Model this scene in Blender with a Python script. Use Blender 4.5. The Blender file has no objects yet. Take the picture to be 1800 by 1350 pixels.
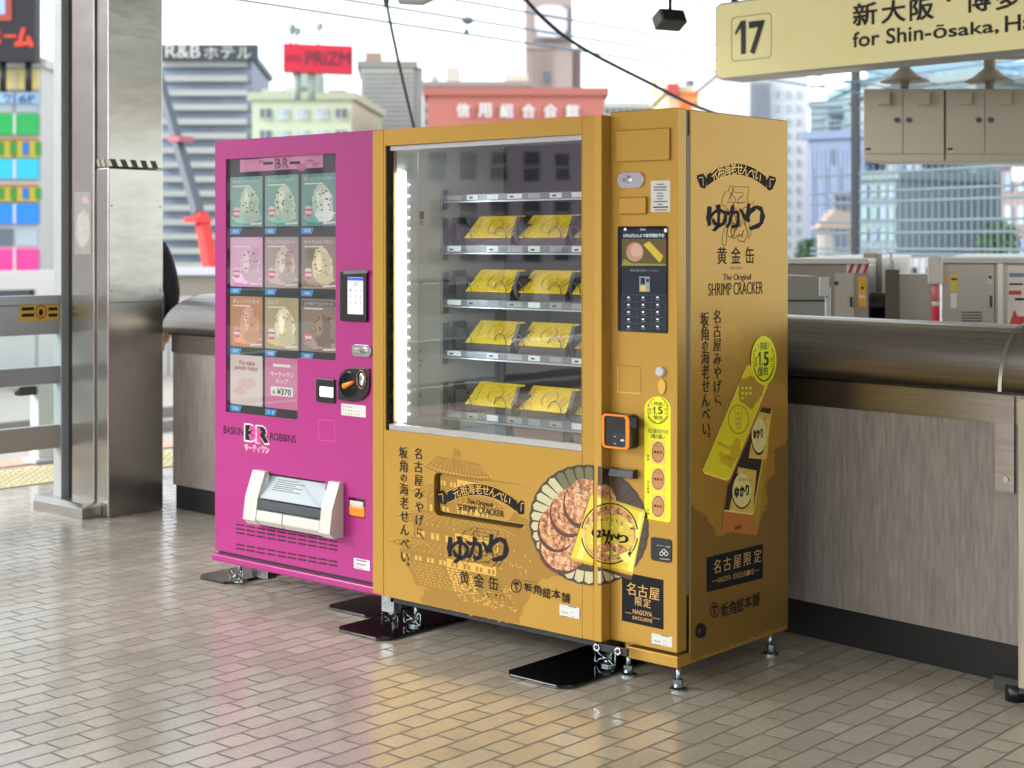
import bpy, bmesh, math, random
from mathutils import Vector, Matrix, noise
from mathutils.geometry import tessellate_polygon
S = bpy.context.scene
COL = S.collection
rad = math.radians
random.seed(7)

# ------------------------------------------------------------------ camera, sky, sun, exposure
CAMP = Vector((2.775, -3.964, 1.404)); YAW = 0.7173; FPX = 2717.0; HOR = 428.6
cam = bpy.data.cameras.new('camera'); camo = bpy.data.objects.new('camera', cam); COL.objects.link(camo)
camo.location = CAMP; camo.rotation_euler = (rad(90), 0, YAW)
cam.sensor_width = 36; cam.lens = FPX / 1800 * 36; cam.shift_y = -(675 - HOR) / 1800
cam.clip_end = 3000; cam.clip_start = 0.05
cam.dof.use_dof = True; cam.dof.focus_distance = 5.45; cam.dof.aperture_fstop = 3.3
S.camera = camo

SUN_EL, SUN_AZ = rad(27), rad(216)
w = bpy.data.worlds.new('World'); S.world = w; w.use_nodes = True
nt = w.node_tree; bg = nt.nodes['Background']
sky = nt.nodes.new('ShaderNodeTexSky'); sky.sky_type = 'NISHITA'; sky.sun_disc = False
sky.sun_elevation = SUN_EL; sky.sun_rotation = SUN_AZ; sky.dust_density = 1.0; sky.air_density = 1.0
hs = nt.nodes.new('ShaderNodeHueSaturation'); hs.inputs['Saturation'].default_value = 0.3
nt.links.new(sky.outputs[0], hs.inputs['Color']); nt.links.new(hs.outputs[0], bg.inputs[0])
bg.inputs[1].default_value = 0.15
sun = bpy.data.lights.new('sun', 'SUN'); suno = bpy.data.objects.new('sun', sun); COL.objects.link(suno)
sun.energy = 0.8; sun.angle = rad(28); sun.color = (1, .96, .9)
_az = SUN_AZ
_sd = Vector((math.sin(_az) * math.cos(SUN_EL), math.cos(_az) * math.cos(SUN_EL), math.sin(SUN_EL)))
suno.rotation_euler = _sd.to_track_quat('Z', 'Y').to_euler()
S.view_settings.view_transform = 'Standard'; S.view_settings.look = 'None'
S.view_settings.exposure = 1.75; S.view_settings.gamma = 1
S.cycles.use_denoising = True
S.cycles.max_bounces = 10; S.cycles.transparent_max_bounces = 12
S.cycles.sample_clamp_indirect = 6

# ------------------------------------------------------------------ pixel -> real plane helpers
RV = Vector((math.cos(YAW), math.sin(YAW), 0)); FV = Vector((-math.sin(YAW), math.cos(YAW), 0)); ZV = Vector((0, 0, 1))
def ray(u, v): return FV + RV * ((u - 900) / FPX) - ZV * ((v - HOR) / FPX)
def onY(u, v, y=0.0): d = ray(u, v); return CAMP + d * ((y - CAMP.y) / d.y)
def onX(u, v, x=0.0): d = ray(u, v); return CAMP + d * ((x - CAMP.x) / d.x)
def fl(u, v, z=0.0): d = ray(u, v); return CAMP + d * ((z - CAMP.z) / d.z)
def dp(u, v, t): return CAMP + ray(u, v) * t

# ------------------------------------------------------------------ materials
def lin(c):
    if isinstance(c, str): c = tuple(int(c[i:i + 2], 16) for i in (0, 2, 4))
    return tuple((x / 255 / 12.92) if x / 255 <= .04045 else ((x / 255 + .055) / 1.055) ** 2.4 for x in c)
MATS = {}
def mat(name, col, rough=.5, metal=0., var=.06, scale=30, bump=0., coat=0., emit=None, stretch=(1, 1, 1), rvar=.08):
    if name in MATS: return MATS[name]
    m = bpy.data.materials.new(name); m.use_nodes = True; n = m.node_tree; p = n.nodes['Principled BSDF']
    c = lin(col)
    tc = n.nodes.new('ShaderNodeTexCoord'); mp = n.nodes.new('ShaderNodeMapping'); mp.inputs['Scale'].default_value = stretch
    nz = n.nodes.new('ShaderNodeTexNoise'); nz.inputs['Scale'].default_value = scale; nz.inputs['Detail'].default_value = 4
    n.links.new(tc.outputs['Object'], mp.inputs[0]); n.links.new(mp.outputs[0], nz.inputs[0])
    mx = n.nodes.new('ShaderNodeMix'); mx.data_type = 'RGBA'
    mx.inputs[6].default_value = (*[x * (1 - var) for x in c], 1); mx.inputs[7].default_value = (*[min(1, x * (1 + var)) for x in c], 1)
    n.links.new(nz.outputs[0], mx.inputs[0]); n.links.new(mx.outputs[2], p.inputs['Base Color'])
    mr = n.nodes.new('ShaderNodeMapRange'); mr.inputs[3].default_value = max(.02, rough - rvar); mr.inputs[4].default_value = min(1, rough + rvar)
    n.links.new(nz.outputs[0], mr.inputs[0]); n.links.new(mr.outputs[0], p.inputs['Roughness'])
    p.inputs['Metallic'].default_value = metal
    if coat: p.inputs['Coat Weight'].default_value = coat; p.inputs['Coat Roughness'].default_value = .12
    if bump:
        b = n.nodes.new('ShaderNodeBump'); b.inputs['Strength'].default_value = bump; b.inputs['Distance'].default_value = .01
        n.links.new(nz.outputs[0], b.inputs['Height']); n.links.new(b.outputs[0], p.inputs['Normal'])
    if emit:
        p.inputs['Emission Color'].default_value = (*lin(emit[0]), 1); p.inputs['Emission Strength'].default_value = emit[1]
    MATS[name] = m; return m
def glass(name, tint=(1, 1, 1), refl=1.0):
    if name in MATS: return MATS[name]
    m = bpy.data.materials.new(name); m.use_nodes = True; n = m.node_tree; n.nodes.clear()
    o = n.nodes.new('ShaderNodeOutputMaterial'); mx = n.nodes.new('ShaderNodeMixShader')
    t = n.nodes.new('ShaderNodeBsdfTransparent'); t.inputs[0].default_value = (*tint, 1)
    g = n.nodes.new('ShaderNodeBsdfGlossy'); g.inputs['Roughness'].default_value = .012
    lw = n.nodes.new('ShaderNodeLayerWeight'); lw.inputs[0].default_value = .5
    pw = n.nodes.new('ShaderNodeMath'); pw.operation = 'POWER'; pw.inputs[1].default_value = 5; n.links.new(lw.outputs['Facing'], pw.inputs[0])
    k = n.nodes.new('ShaderNodeMath'); k.operation = 'MULTIPLY_ADD'; k.inputs[1].default_value = .95 * refl; k.inputs[2].default_value = .05 * refl; k.use_clamp = True
    tc = n.nodes.new('ShaderNodeTexCoord'); nz = n.nodes.new('ShaderNodeTexNoise'); nz.inputs['Scale'].default_value = 2.2
    b = n.nodes.new('ShaderNodeBump'); b.inputs['Strength'].default_value = .03; b.inputs['Distance'].default_value = .02
    n.links.new(tc.outputs['Object'], nz.inputs[0]); n.links.new(nz.outputs[0], b.inputs['Height']); n.links.new(b.outputs[0], g.inputs['Normal'])
    n.links.new(pw.outputs[0], k.inputs[0]); n.links.new(k.outputs[0], mx.inputs[0])
    n.links.new(t.outputs[0], mx.inputs[1]); n.links.new(g.outputs[0], mx.inputs[2]); n.links.new(mx.outputs[0], o.inputs[0])
    MATS[name] = m; return m
def ramp_mat(name, stops, scale, stretch, rough=.5, metal=0, detail=6, bump=0., dist=.002):
    m = bpy.data.materials.new(name); m.use_nodes = True; n = m.node_tree; p = n.nodes['Principled BSDF']
    tc = n.nodes.new('ShaderNodeTexCoord'); mp = n.nodes.new('ShaderNodeMapping'); mp.inputs['Scale'].default_value = stretch
    nz = n.nodes.new('ShaderNodeTexNoise'); nz.inputs['Scale'].default_value = scale; nz.inputs['Detail'].default_value = detail; nz.inputs['Roughness'].default_value = .65
    cr = n.nodes.new('ShaderNodeValToRGB')
    while len(cr.color_ramp.elements) < len(stops): cr.color_ramp.elements.new(.5)
    for e, (x, c) in zip(cr.color_ramp.elements, stops): e.position = x; e.color = (*lin(c), 1)
    n.links.new(tc.outputs['Object'], mp.inputs[0]); n.links.new(mp.outputs[0], nz.inputs[0]); n.links.new(nz.outputs[0], cr.inputs[0])
    n.links.new(cr.outputs[0], p.inputs['Base Color']); p.inputs['Roughness'].default_value = rough; p.inputs['Metallic'].default_value = metal
    if bump:
        b = n.nodes.new('ShaderNodeBump'); b.inputs['Strength'].default_value = bump; b.inputs['Distance'].default_value = dist
        n.links.new(nz.outputs[0], b.inputs['Height']); n.links.new(b.outputs[0], p.inputs['Normal'])
    MATS[name] = m; return m

GOLD = mat('gold_film', 'b38c3b', .44, .5, .05, 900)
GOLDD = mat('gold_film_dark_print', '9d7832', .44, .5, .05, 900)
GOLDS = mat('gold_film_side_print', 'bd9136', .44, .5, .05, 900)
GOLDB = mat('gold_film_brown_print', '937133', .44, .5, .05, 900)
GOLDL = mat('gold_film_light_print', 'd4ac54', .44, .5, .04, 900)
PINK = mat('pink_film', 'a31f77', .40, 0, .03, 400, coat=.2)
PINKD = mat('pink_slot_shade', '3c0a2a', .7)
CHAR = mat('charcoal_print', '1b1c21', .7)
CHAR.node_tree.nodes['Principled BSDF'].inputs['Specular IOR Level'].default_value = .2
BROWNK = mat('dark_brown_print', '3a2a1a', .45)
BLACK = mat('black_plastic', '101114', .35)
GLOSSB = mat('gloss_black_acrylic', '06070a', .06, 0, .02, 3, rvar=.02)
PLATE = mat('black_glossy_plate', '0a0a0c', .07, 0, .05, 5, rvar=.03, coat=.5)
DARKB = mat('dark_base', '25272b', .5)
WHITE = mat('white_plastic', 'c8c7c0', .4, 0, .03)
STICK = mat('white_sticker', 'd6d6d2', .5, 0, .02)
GREYT = mat('grey_print', '6a6c70', .5)
YEL = mat('neon_yellow_sticker', 'f2ee1c', .45, 0, .03)
OLIVE = mat('olive_print', '3c4a14', .5)
CHROME = mat('chrome', 'd8dadc', .12, 1, .03, 20, rvar=.05)
ZINC = mat('zinc_bolt', '98a0a4', .28, 1, .05, 40)
ORANGE = mat('orange_plastic', 'f08a1c', .4)
STEEL = ramp_mat('brushed_stainless', [(.3, 'a09f99'), (.7, 'b0afa9')], 1.6, (1.5, 1.5, 3), .26, .92, 3, .10, .02)
STEELD = ramp_mat('dark_stainless', [(.3, '857f76'), (.7, '979188')], 3, (1, 1, 40), .30, .95, 3)
STEELG = mat('stainless_cabinet', 'a29c92', .38, .75, .06, 4)
ALU = mat('aluminium_frame', 'a5adae', .4, .25, .05, 8)
LAMI = ramp_mat('grey_wood_laminate', [(.3, '77706a'), (.46, '857d76'), (.58, '8f877f'), (.74, 'a0978d')], 5, (13, 13, 1.5), .5, 0, 12)
LAMIB = ramp_mat('beige_wood_laminate', [(.3, '8f8575'), (.5, 'a89d8a'), (.75, 'bcb19e')], 3.2, (11, 11, .9), .5, 0, 9)
CLEAR = glass('clear_glass', (.97, .99, .98), 2.8)
ACRY = glass('display_acrylic', (.90, .91, .91), 2.4)
TINTG = glass('tinted_fence_glass', (.86, .95, .95), 1.0)

# ------------------------------------------------------------------ mesh builder
ORG = {}
def thing(name, label, cat, loc=(0, 0, 0), group=None):
    o = bpy.data.objects.new(name, None); COL.objects.link(o); o.location = loc; o.empty_display_size = .1
    o['label'] = label; o['category'] = cat
    if group: o['group'] = group
    ORG[o] = Vector(loc); return o
def tag(o, label, cat, group=None):
    o['label'] = label; o['category'] = cat
    if group: o['group'] = group
    return o
class MB:
    def __init__(s): s.v = []; s.f = []; s.m = []; s.s = []; s.mats = []
    def mi(s, m):
        if m not in s.mats: s.mats.append(m)
        return s.mats.index(m)
    def face(s, pts, m, smooth=False):
        i = len(s.v); s.v += [Vector(p) for p in pts]; s.f.append(tuple(range(i, i + len(pts)))); s.m.append(s.mi(m)); s.s.append(smooth)
    def mesh(s, vs, fs, m, smooth=False):
        i = len(s.v); s.v += [Vector(p) for p in vs]; k = s.mi(m)
        for f in fs: s.f.append(tuple(a + i for a in f)); s.m.append(k); s.s.append(smooth)
    def box(s, a, b, m, M=None):
        x0, x1 = sorted((a[0], b[0])); y0, y1 = sorted((a[1], b[1])); z0, z1 = sorted((a[2], b[2]))
        vs = [Vector((x, y, z)) for z in (z0, z1) for y in (y0, y1) for x in (x0, x1)]
        if M: vs = [M @ v for v in vs]
        s.mesh(vs, [(0, 2, 3, 1), (4, 5, 7, 6), (0, 1, 5, 4), (2, 6, 7, 3), (0, 4, 6, 2), (1, 3, 7, 5)], m); return s
    def prism(s, pts, vec, m, cap=True):
        n = len(pts); vec = Vector(vec); P = [Vector(p) for p in pts]
        s.mesh(P + [p + vec for p in P], [(i, (i + 1) % n, (i + 1) % n + n, i + n) for i in range(n)], m)
        if cap:
            tr = tessellate_polygon([P])
            s.mesh(P, tr, m); s.mesh([p + vec for p in P], [t[::-1] for t in tr], m)
        return s
    def tube(s, path, r, m, n=10, caps=True, smooth=True):
        path = [Vector(p) for p in path]; rs = r if isinstance(r, (list, tuple)) else [r] * len(path)
        rings = []; up = None
        for i, p in enumerate(path):
            d = (path[min(i + 1, len(path) - 1)] - path[max(i - 1, 0)])
            if d.length < 1e-9: d = Vector((0, 0, 1))
            d.normalize()
            if up is None: up = d.orthogonal().normalized()
            up = (up - d * up.dot(d)); up = up.normalized() if up.length > 1e-6 else d.orthogonal().normalized()
            b = d.cross(up)
            rings.append([p + (up * math.cos(2 * math.pi * k / n) + b * math.sin(2 * math.pi * k / n)) * rs[i] for k in range(n)])
        vs = [q for rg in rings for q in rg]
        fs = [(i * n + k, i * n + (k + 1) % n, (i + 1) * n + (k + 1) % n, (i + 1) * n + k) for i in range(len(path) - 1) for k in range(n)]
        s.mesh(vs, fs, m, smooth)
        if caps: s.face(rings[0][::-1], m); s.face(rings[-1], m)
        return s
    def ball(s, c, r, m, nu=14, nv=9):
        r = r if isinstance(r, (list, tuple)) else (r, r, r); c = Vector(c)
        vs = []; fs = []
        for j in range(nv + 1):
            t = math.pi * j / nv
            for i in range(nu):
                p = 2 * math.pi * i / nu
                vs.append(c + Vector((r[0] * math.sin(t) * math.cos(p), r[1] * math.sin(t) * math.sin(p), r[2] * math.cos(t))))
        for j in range(nv):
            for i in range(nu): fs.append((j * nu + i, (j + 1) * nu + i, (j + 1) * nu + (i + 1) % nu, j * nu + (i + 1) % nu))
        s.mesh(vs, fs, m, True); return s
    def build(s, name, parent=None, bevel=0, seg=2, kind=None):
        me = bpy.data.meshes.new(name); og = ORG.get(parent, Vector())
        if parent is None and s.v:
            og = Vector((sum(v.x for v in s.v) / len(s.v), sum(v.y for v in s.v) / len(s.v), min(v.z for v in s.v)))
        me.from_pydata([v - og for v in s.v], [], s.f)
        for m in s.mats: me.materials.append(m)
        me.polygons.foreach_set('material_index', s.m); me.polygons.foreach_set('use_smooth', s.s)
        bm = bmesh.new(); bm.from_mesh(me); bmesh.ops.remove_doubles(bm, verts=bm.verts, dist=1e-6)
        if bevel: bmesh.ops.recalc_face_normals(bm, faces=bm.faces)
        bm.to_mesh(me); bm.free(); me.update()
        o = bpy.data.objects.new(name, me); COL.objects.link(o)
        if parent is None: o.location = og
        else: o.parent = parent
        ORG[o] = og
        if bevel:
            b = o.modifiers.new('bevel', 'BEVEL'); b.width = bevel; b.segments = seg; b.limit_method = 'ANGLE'; b.angle_limit = rad(40); b.harden_normals = False
        if kind: o['kind'] = kind
        return o
def B(a, b, m): return MB().box(a, b, m)
def rrect(x0, z0, x1, z1, r, n=5):
    pts = []
    for cx, cz, a in ((x1 - r, z1 - r, 0), (x0 + r, z1 - r, 90), (x0 + r, z0 + r, 180), (x1 - r, z0 + r, 270)):
        for k in range(n + 1):
            t = rad(a + 90 * k / n); pts.append((cx + r * math.cos(t), cz + r * math.sin(t)))
    return pts
def holed(mb, outer, holes, y, thick, m, edge=None):
    """flat panel in an XZ plane at y with holes through it, thick metres deep (towards +Y)"""
    bm = bmesh.new(); es = []
    for lp in [outer] + holes:
        vs = [bm.verts.new((p[0], y, p[1])) for p in lp]
        es += [bm.edges.new((vs[i], vs[(i + 1) % len(vs)])) for i in range(len(vs))]
    bmesh.ops.triangle_fill(bm, use_beauty=True, edges=es, normal=(0, -1, 0))
    bm.verts.index_update()
    vs = [v.co.copy() for v in bm.verts]; fs = [tuple(v.index for v in f.verts) for f in bm.faces]
    bm.free(); mb.mesh(vs, fs, m); mb.mesh([v + Vector((0, thick, 0)) for v in vs], fs, m)
    for lp in [outer] + holes:
        n = len(lp)
        for i in range(n):
            a, b = lp[i], lp[(i + 1) % n]
            mb.face([(a[0], y, a[1]), (b[0], y, b[1]), (b[0], y + thick, b[1]), (a[0], y + thick, a[1])], edge or m)
    return mb

# ------------------------------------------------------------------ lettering
GL = {}
def glyphs(t, bold=0., thin=0., rough=0., outline=0.):
    k = (t, bold, thin, rough, outline)
    if k in GL: return GL[k]
    if t == 'ONE':
        return ([Vector(p) for p in ((0, .50), (.17, .72), (.32, .72), (.32, 0), (.17, 0), (.17, .56), (0, .62 * .66))], [(0, 1, 5), (0, 5, 6), (1, 2, 3), (1, 3, 4)])
    cu = bpy.data.curves.new('t', 'FONT'); cu.body = t; cu.resolution_u = 3
    ob = bpy.data.objects.new('t', cu); me = bpy.data.meshes.new_from_object(ob)
    V = [Vector((v.co.x, v.co.y)) for v in me.vertices]; Fc = [tuple(p.vertices) for p in me.polygons]
    bpy.data.objects.remove(ob); bpy.data.meshes.remove(me); bpy.data.curves.remove(cu)
    # merge doubles
    mp = {}; idx = []
    nv = []
    for v in V:
        q = (round(v.x, 4), round(v.y, 4))
        if q not in mp: mp[q] = len(nv); nv.append(v)
        idx.append(mp[q])
    V = nv; Fc = [tuple(idx[i] for i in f) for f in Fc]; Fc = [f for f in Fc if len(set(f)) == len(f)]
    cnt = {}
    for f in Fc:
        for i in range(len(f)):
            a, b = f[i], f[(i + 1) % len(f)]; cnt.setdefault((min(a, b), max(a, b)), []).append((a, b, f))
    N = [Vector((0, 0)) for _ in V]; bd = []
    for e, l in cnt.items():
        if len(l) == 1:
            a, b, f = l[0]; d = (V[b] - V[a])
            if d.length < 1e-9: continue
            d.normalize(); n = Vector((d.y, -d.x))
            c = sum((V[i] for i in f), Vector((0, 0))) / len(f)
            if n.dot(c - V[a]) > 0: n = -n
            N[a] = N[a] + n; N[b] = N[b] + n; bd.append((a, b, n))
    for i, n in enumerate(N):
        if n.length > 1e-6: N[i] = n.normalized()
    W = []
    for i, v in enumerate(V):
        q = v + N[i] * bold - Vector((0, N[i].y * thin))
        if rough: q = q + Vector((noise.noise((v.x * 7, v.y * 7, 1)), noise.noise((v.x * 7, v.y * 7, 9)))) * rough
        W.append(q)
    if outline:
        vs = []; fs = []
        for a, b, n in bd:
            i = len(vs); vs += [W[a] + N[a] * outline, W[b] + N[b] * outline, W[b] - N[b] * outline, W[a] - N[a] * outline]; fs.append((i, i + 1, i + 2, i + 3))
        r = (vs, fs)
    else: r = (W, Fc)
    GL[k] = r; return r
MINCHO = dict(bold=.012, thin=.014)
BOLD = dict(bold=.022)
BRUSH = dict(bold=.05, thin=.0, rough=.06)
SERIF = dict(bold=.012, thin=.022)

class Art:
    """flat printed artwork on one face of a cabinet: every piece lies on that face, a hair proud of the last"""
    def __init__(s, ax, val, lift=.0003): s.ax = ax; s.val = val; s.l = lift; s.mb = MB(); s.clip = None
    def q(s, u, v):
        p = onY(u, v, s.val) if s.ax == 'Y' else onX(u, v, s.val)
        return Vector((p.x if s.ax == 'Y' else p.y, p.z))
    def w(s, p):
        return Vector((p[0], s.val - s.l, p[1])) if s.ax == 'Y' else Vector((s.val + s.l, p[0], p[1]))
    def up(s, d=.000015): s.l += d
    def raw(s, pts, m, keep=False):
        if not keep: s.up()
        if s.clip: pts = s._clip(pts)
        if len(pts) < 3: return
        P = [s.w(p) for p in pts]
        if len(P) <= 4: s.mb.face(P, m)
        else: s.mb.mesh(P, tessellate_polygon([P]), m)
    def _clip(s, pts):
        H = s.clip if isinstance(s.clip, list) else [(0, 1, s.clip[0]), (0, -1, s.clip[1])]
        for ax, sgn, lim in H:
            out = []
            for i in range(len(pts)):
                a, b = pts[i], pts[(i + 1) % len(pts)]; da, db = sgn * (a[ax] - lim), sgn * (b[ax] - lim)
                if da >= 0: out.append(a)
                if (da >= 0) != (db >= 0):
                    t = da / (da - db); out.append(Vector((a[0] + (b[0] - a[0]) * t, a[1] + (b[1] - a[1]) * t)))
            pts = out
            if not pts: break
        return pts
    def poly(s, px, m, keep=False): s.raw([s.q(*p) for p in px], m, keep)
    def rect(s, a, b, m, r=0, keep=False):
        p, q = s.q(*a), s.q(*b)
        if r: s.raw([Vector(t) for t in rrect(min(p.x, q.x), min(p.y, q.y), max(p.x, q.x), max(p.y, q.y), r)], m, keep)
        else: s.raw([Vector((p.x, p.y)), Vector((q.x, p.y)), Vector((q.x, q.y)), Vector((p.x, q.y))], m, keep)
    def ell(s, c, ru, rv, m, n=32, jag=0, keep=False):
        s.poly([(c[0] + ru * math.cos(2 * math.pi * k / n) * (1 + jag * (random.random() - .5)), c[1] + rv * math.sin(2 * math.pi * k / n) * (1 + jag * (random.random() - .5))) for k in range(n)], m, keep)
    def ring(s, c, ru, rv, wd, m, n=40, a0=0, a1=360):
        s.up(.000015)
        for k in range(n):
            t, t2 = rad(a0 + (a1 - a0) * k / n), rad(a0 + (a1 - a0) * (k + 1) / n)
            P = [(c[0] + (ru + e) * math.cos(x), c[1] + (rv + e * rv / ru) * math.sin(x)) for x, e in ((t, wd / 2), (t2, wd / 2), (t2, -wd / 2), (t, -wd / 2))]
            s.poly(P, m, True)
    def line(s, a, b, wd, m, keep=False):
        p, q = s.q(*a), s.q(*b); d = q - p
        if d.length < 1e-9: return
        n = Vector((-d.y, d.x)).normalized() * wd / 2
        s.raw([p + n, q + n, q - n, p - n], m, keep)
    def put(s, g, x0, y0, x1, y1, m, rot=0, fit=True):
        V, Fc = g
        if not V: return
        a0 = min(v.x for v in V); a1 = max(v.x for v in V); b0 = min(v.y for v in V); b1 = max(v.y for v in V)
        sx = (x1 - x0) / max(1e-6, a1 - a0); sy = (y1 - y0) / max(1e-6, b1 - b0)
        pts = [Vector((x0 + (v.x - a0) * sx, y0 + (v.y - b0) * sy)) for v in V]
        if rot:
            c = Vector(((x0 + x1) / 2, (y0 + y1) / 2)); cs, sn = math.cos(rot), math.sin(rot)
            pts = [c + Vector(((p - c).x * cs - (p - c).y * sn, (p - c).x * sn + (p - c).y * cs)) for p in pts]
        s.up()
        if s.clip:
            for f in Fc:
                P = s._clip([pts[i] for i in f])
                if len(P) > 2: s.mb.face([s.w(p) for p in P], m)
            return
        s.mb.mesh([s.w(p) for p in pts], Fc, m)
    def text(s, t, a, b, m, rot=0, **k):
        p, q = s.q(*a), s.q(*b)
        s.put(glyphs(t, **k), min(p.x, q.x), min(p.y, q.y), max(p.x, q.x), max(p.y, q.y), m, rot)
    def char(s, ch, c, size, m, rot=0, sx=1., **k):
        """one character with its em box of `size` metres centred on plane point c"""
        V, Fc = glyphs(ch, **k)
        if not V: return
        e = size; s.up(.000012)
        a0 = min(v.x for v in V); a1 = max(v.x for v in V); b0 = min(v.y for v in V); b1 = max(v.y for v in V)
        cx = (a0 + a1) / 2; cy = .36 if ch not in '、。' else (b0 + b1) / 2
        cs, sn = math.cos(rot), math.sin(rot); pts = []
        for v in V:
            x, y = (v.x - cx) * e * sx, (v.y - cy) * e
            pts.append(Vector((c[0] + x * cs - y * sn, c[1] + x * sn + y * cs)))
        s.mb.mesh([s.w(p) for p in pts], Fc, m)
    def vtext(s, t, top, bot, size, m, small='', **k):
        """vertical line of characters between two photo points"""
        s.up(); p, q = s.q(*top), s.q(*bot)
        ws = [(.72 if c in small else (.5 if c in '、。' else 1)) for c in t]; tot = sum(ws); y = 0
        for c, wd in zip(t, ws):
            f = (y + wd / 2) / tot; y += wd
            pos = p + (q - p) * f; sz = size * (.75 if c in small else 1)
            if c in '、。': pos = pos + Vector((size * .3, size * .25))
            s.char(c, pos, sz, m, **k)
    def build(s, name, parent): return s.mb.build(name, parent)

def ribbon(A, cx, y_mid, half, rise, hgt, m, edge, txt, tsize, tm, shear):
    """arched banner: points in photo px; shear = slope of the face's horizontals there (dy/dx)"""
    def P(a, off):   # a in -1..1
        return (cx + a * half * .80, y_mid + rise * (a * a) + off + shear * a * half * .80)
    N = 16
    for e, mm in ((1.6, edge), (0.6, m)):
        A.up(.000015)
        for k in range(N):
            a, b = -1 + 2 * k / N, -1 + 2 * (k + 1) / N
            A.poly([P(a, -hgt / 2 - e + .6), P(b, -hgt / 2 - e + .6), P(b, hgt / 2 + e - .6), P(a, hgt / 2 + e - .6)], mm, True)
    for sg in (-1, 1):
        ex, ey = P(sg, 0); h = hgt
        T = [(0, -h * .15), (sg * half * .10, -h * .62), (sg * half * .26, -h * .45), (sg * half * .27, -h * .2), (sg * half * .17, h * .62), (sg * half * .06, h * .72), (sg * half * .02, h * .5)]
        A.poly([(ex + x, ey + y + shear * x) for x, y in T], m)
        A.line((ex + sg * half * .11, ey - h * .3), (ex + sg * half * .10, ey + h * .45), .0025, edge)
        A.line((ex + sg * half * .11, ey - h * .3), (ex + sg * half * .22, ey - h * .25), .0025, edge)
    A.up(.000015)
    n = len(txt)
    for i, c in enumerate(txt):
        a = -.84 + 1.68 * (i + .5) / n
        sl = (2 * rise * a) / (half * .80)
        A.char(c, A.q(*P(a, 0)), tsize, tm, rot=-math.atan(sl * .95), **dict(bold=.006))
def logo(A, x0, y0, x1, y1, ox0, oy0, ox1, oy1, m, om, bold=.05):
    A.text('縁', (ox0, oy0), (ox1, oy1), om, bold=.03, rough=.12, outline=.006)
    wd = (x1 - x0) / 3; sl = (y1 - y0) * .04
    for i, (c, dy0, dy1) in enumerate((('ゆ', 0, .1), ('か', .04, -.02), ('り', -.02, .06))):
        hh = y1 - y0
        A.text(c, (x0 + wd * i - wd * .06, y0 + hh * dy0), (x0 + wd * (i + 1) + wd * .06, y1 + hh * dy1 - hh * .05), m, bold=.034, rough=.06)

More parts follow.
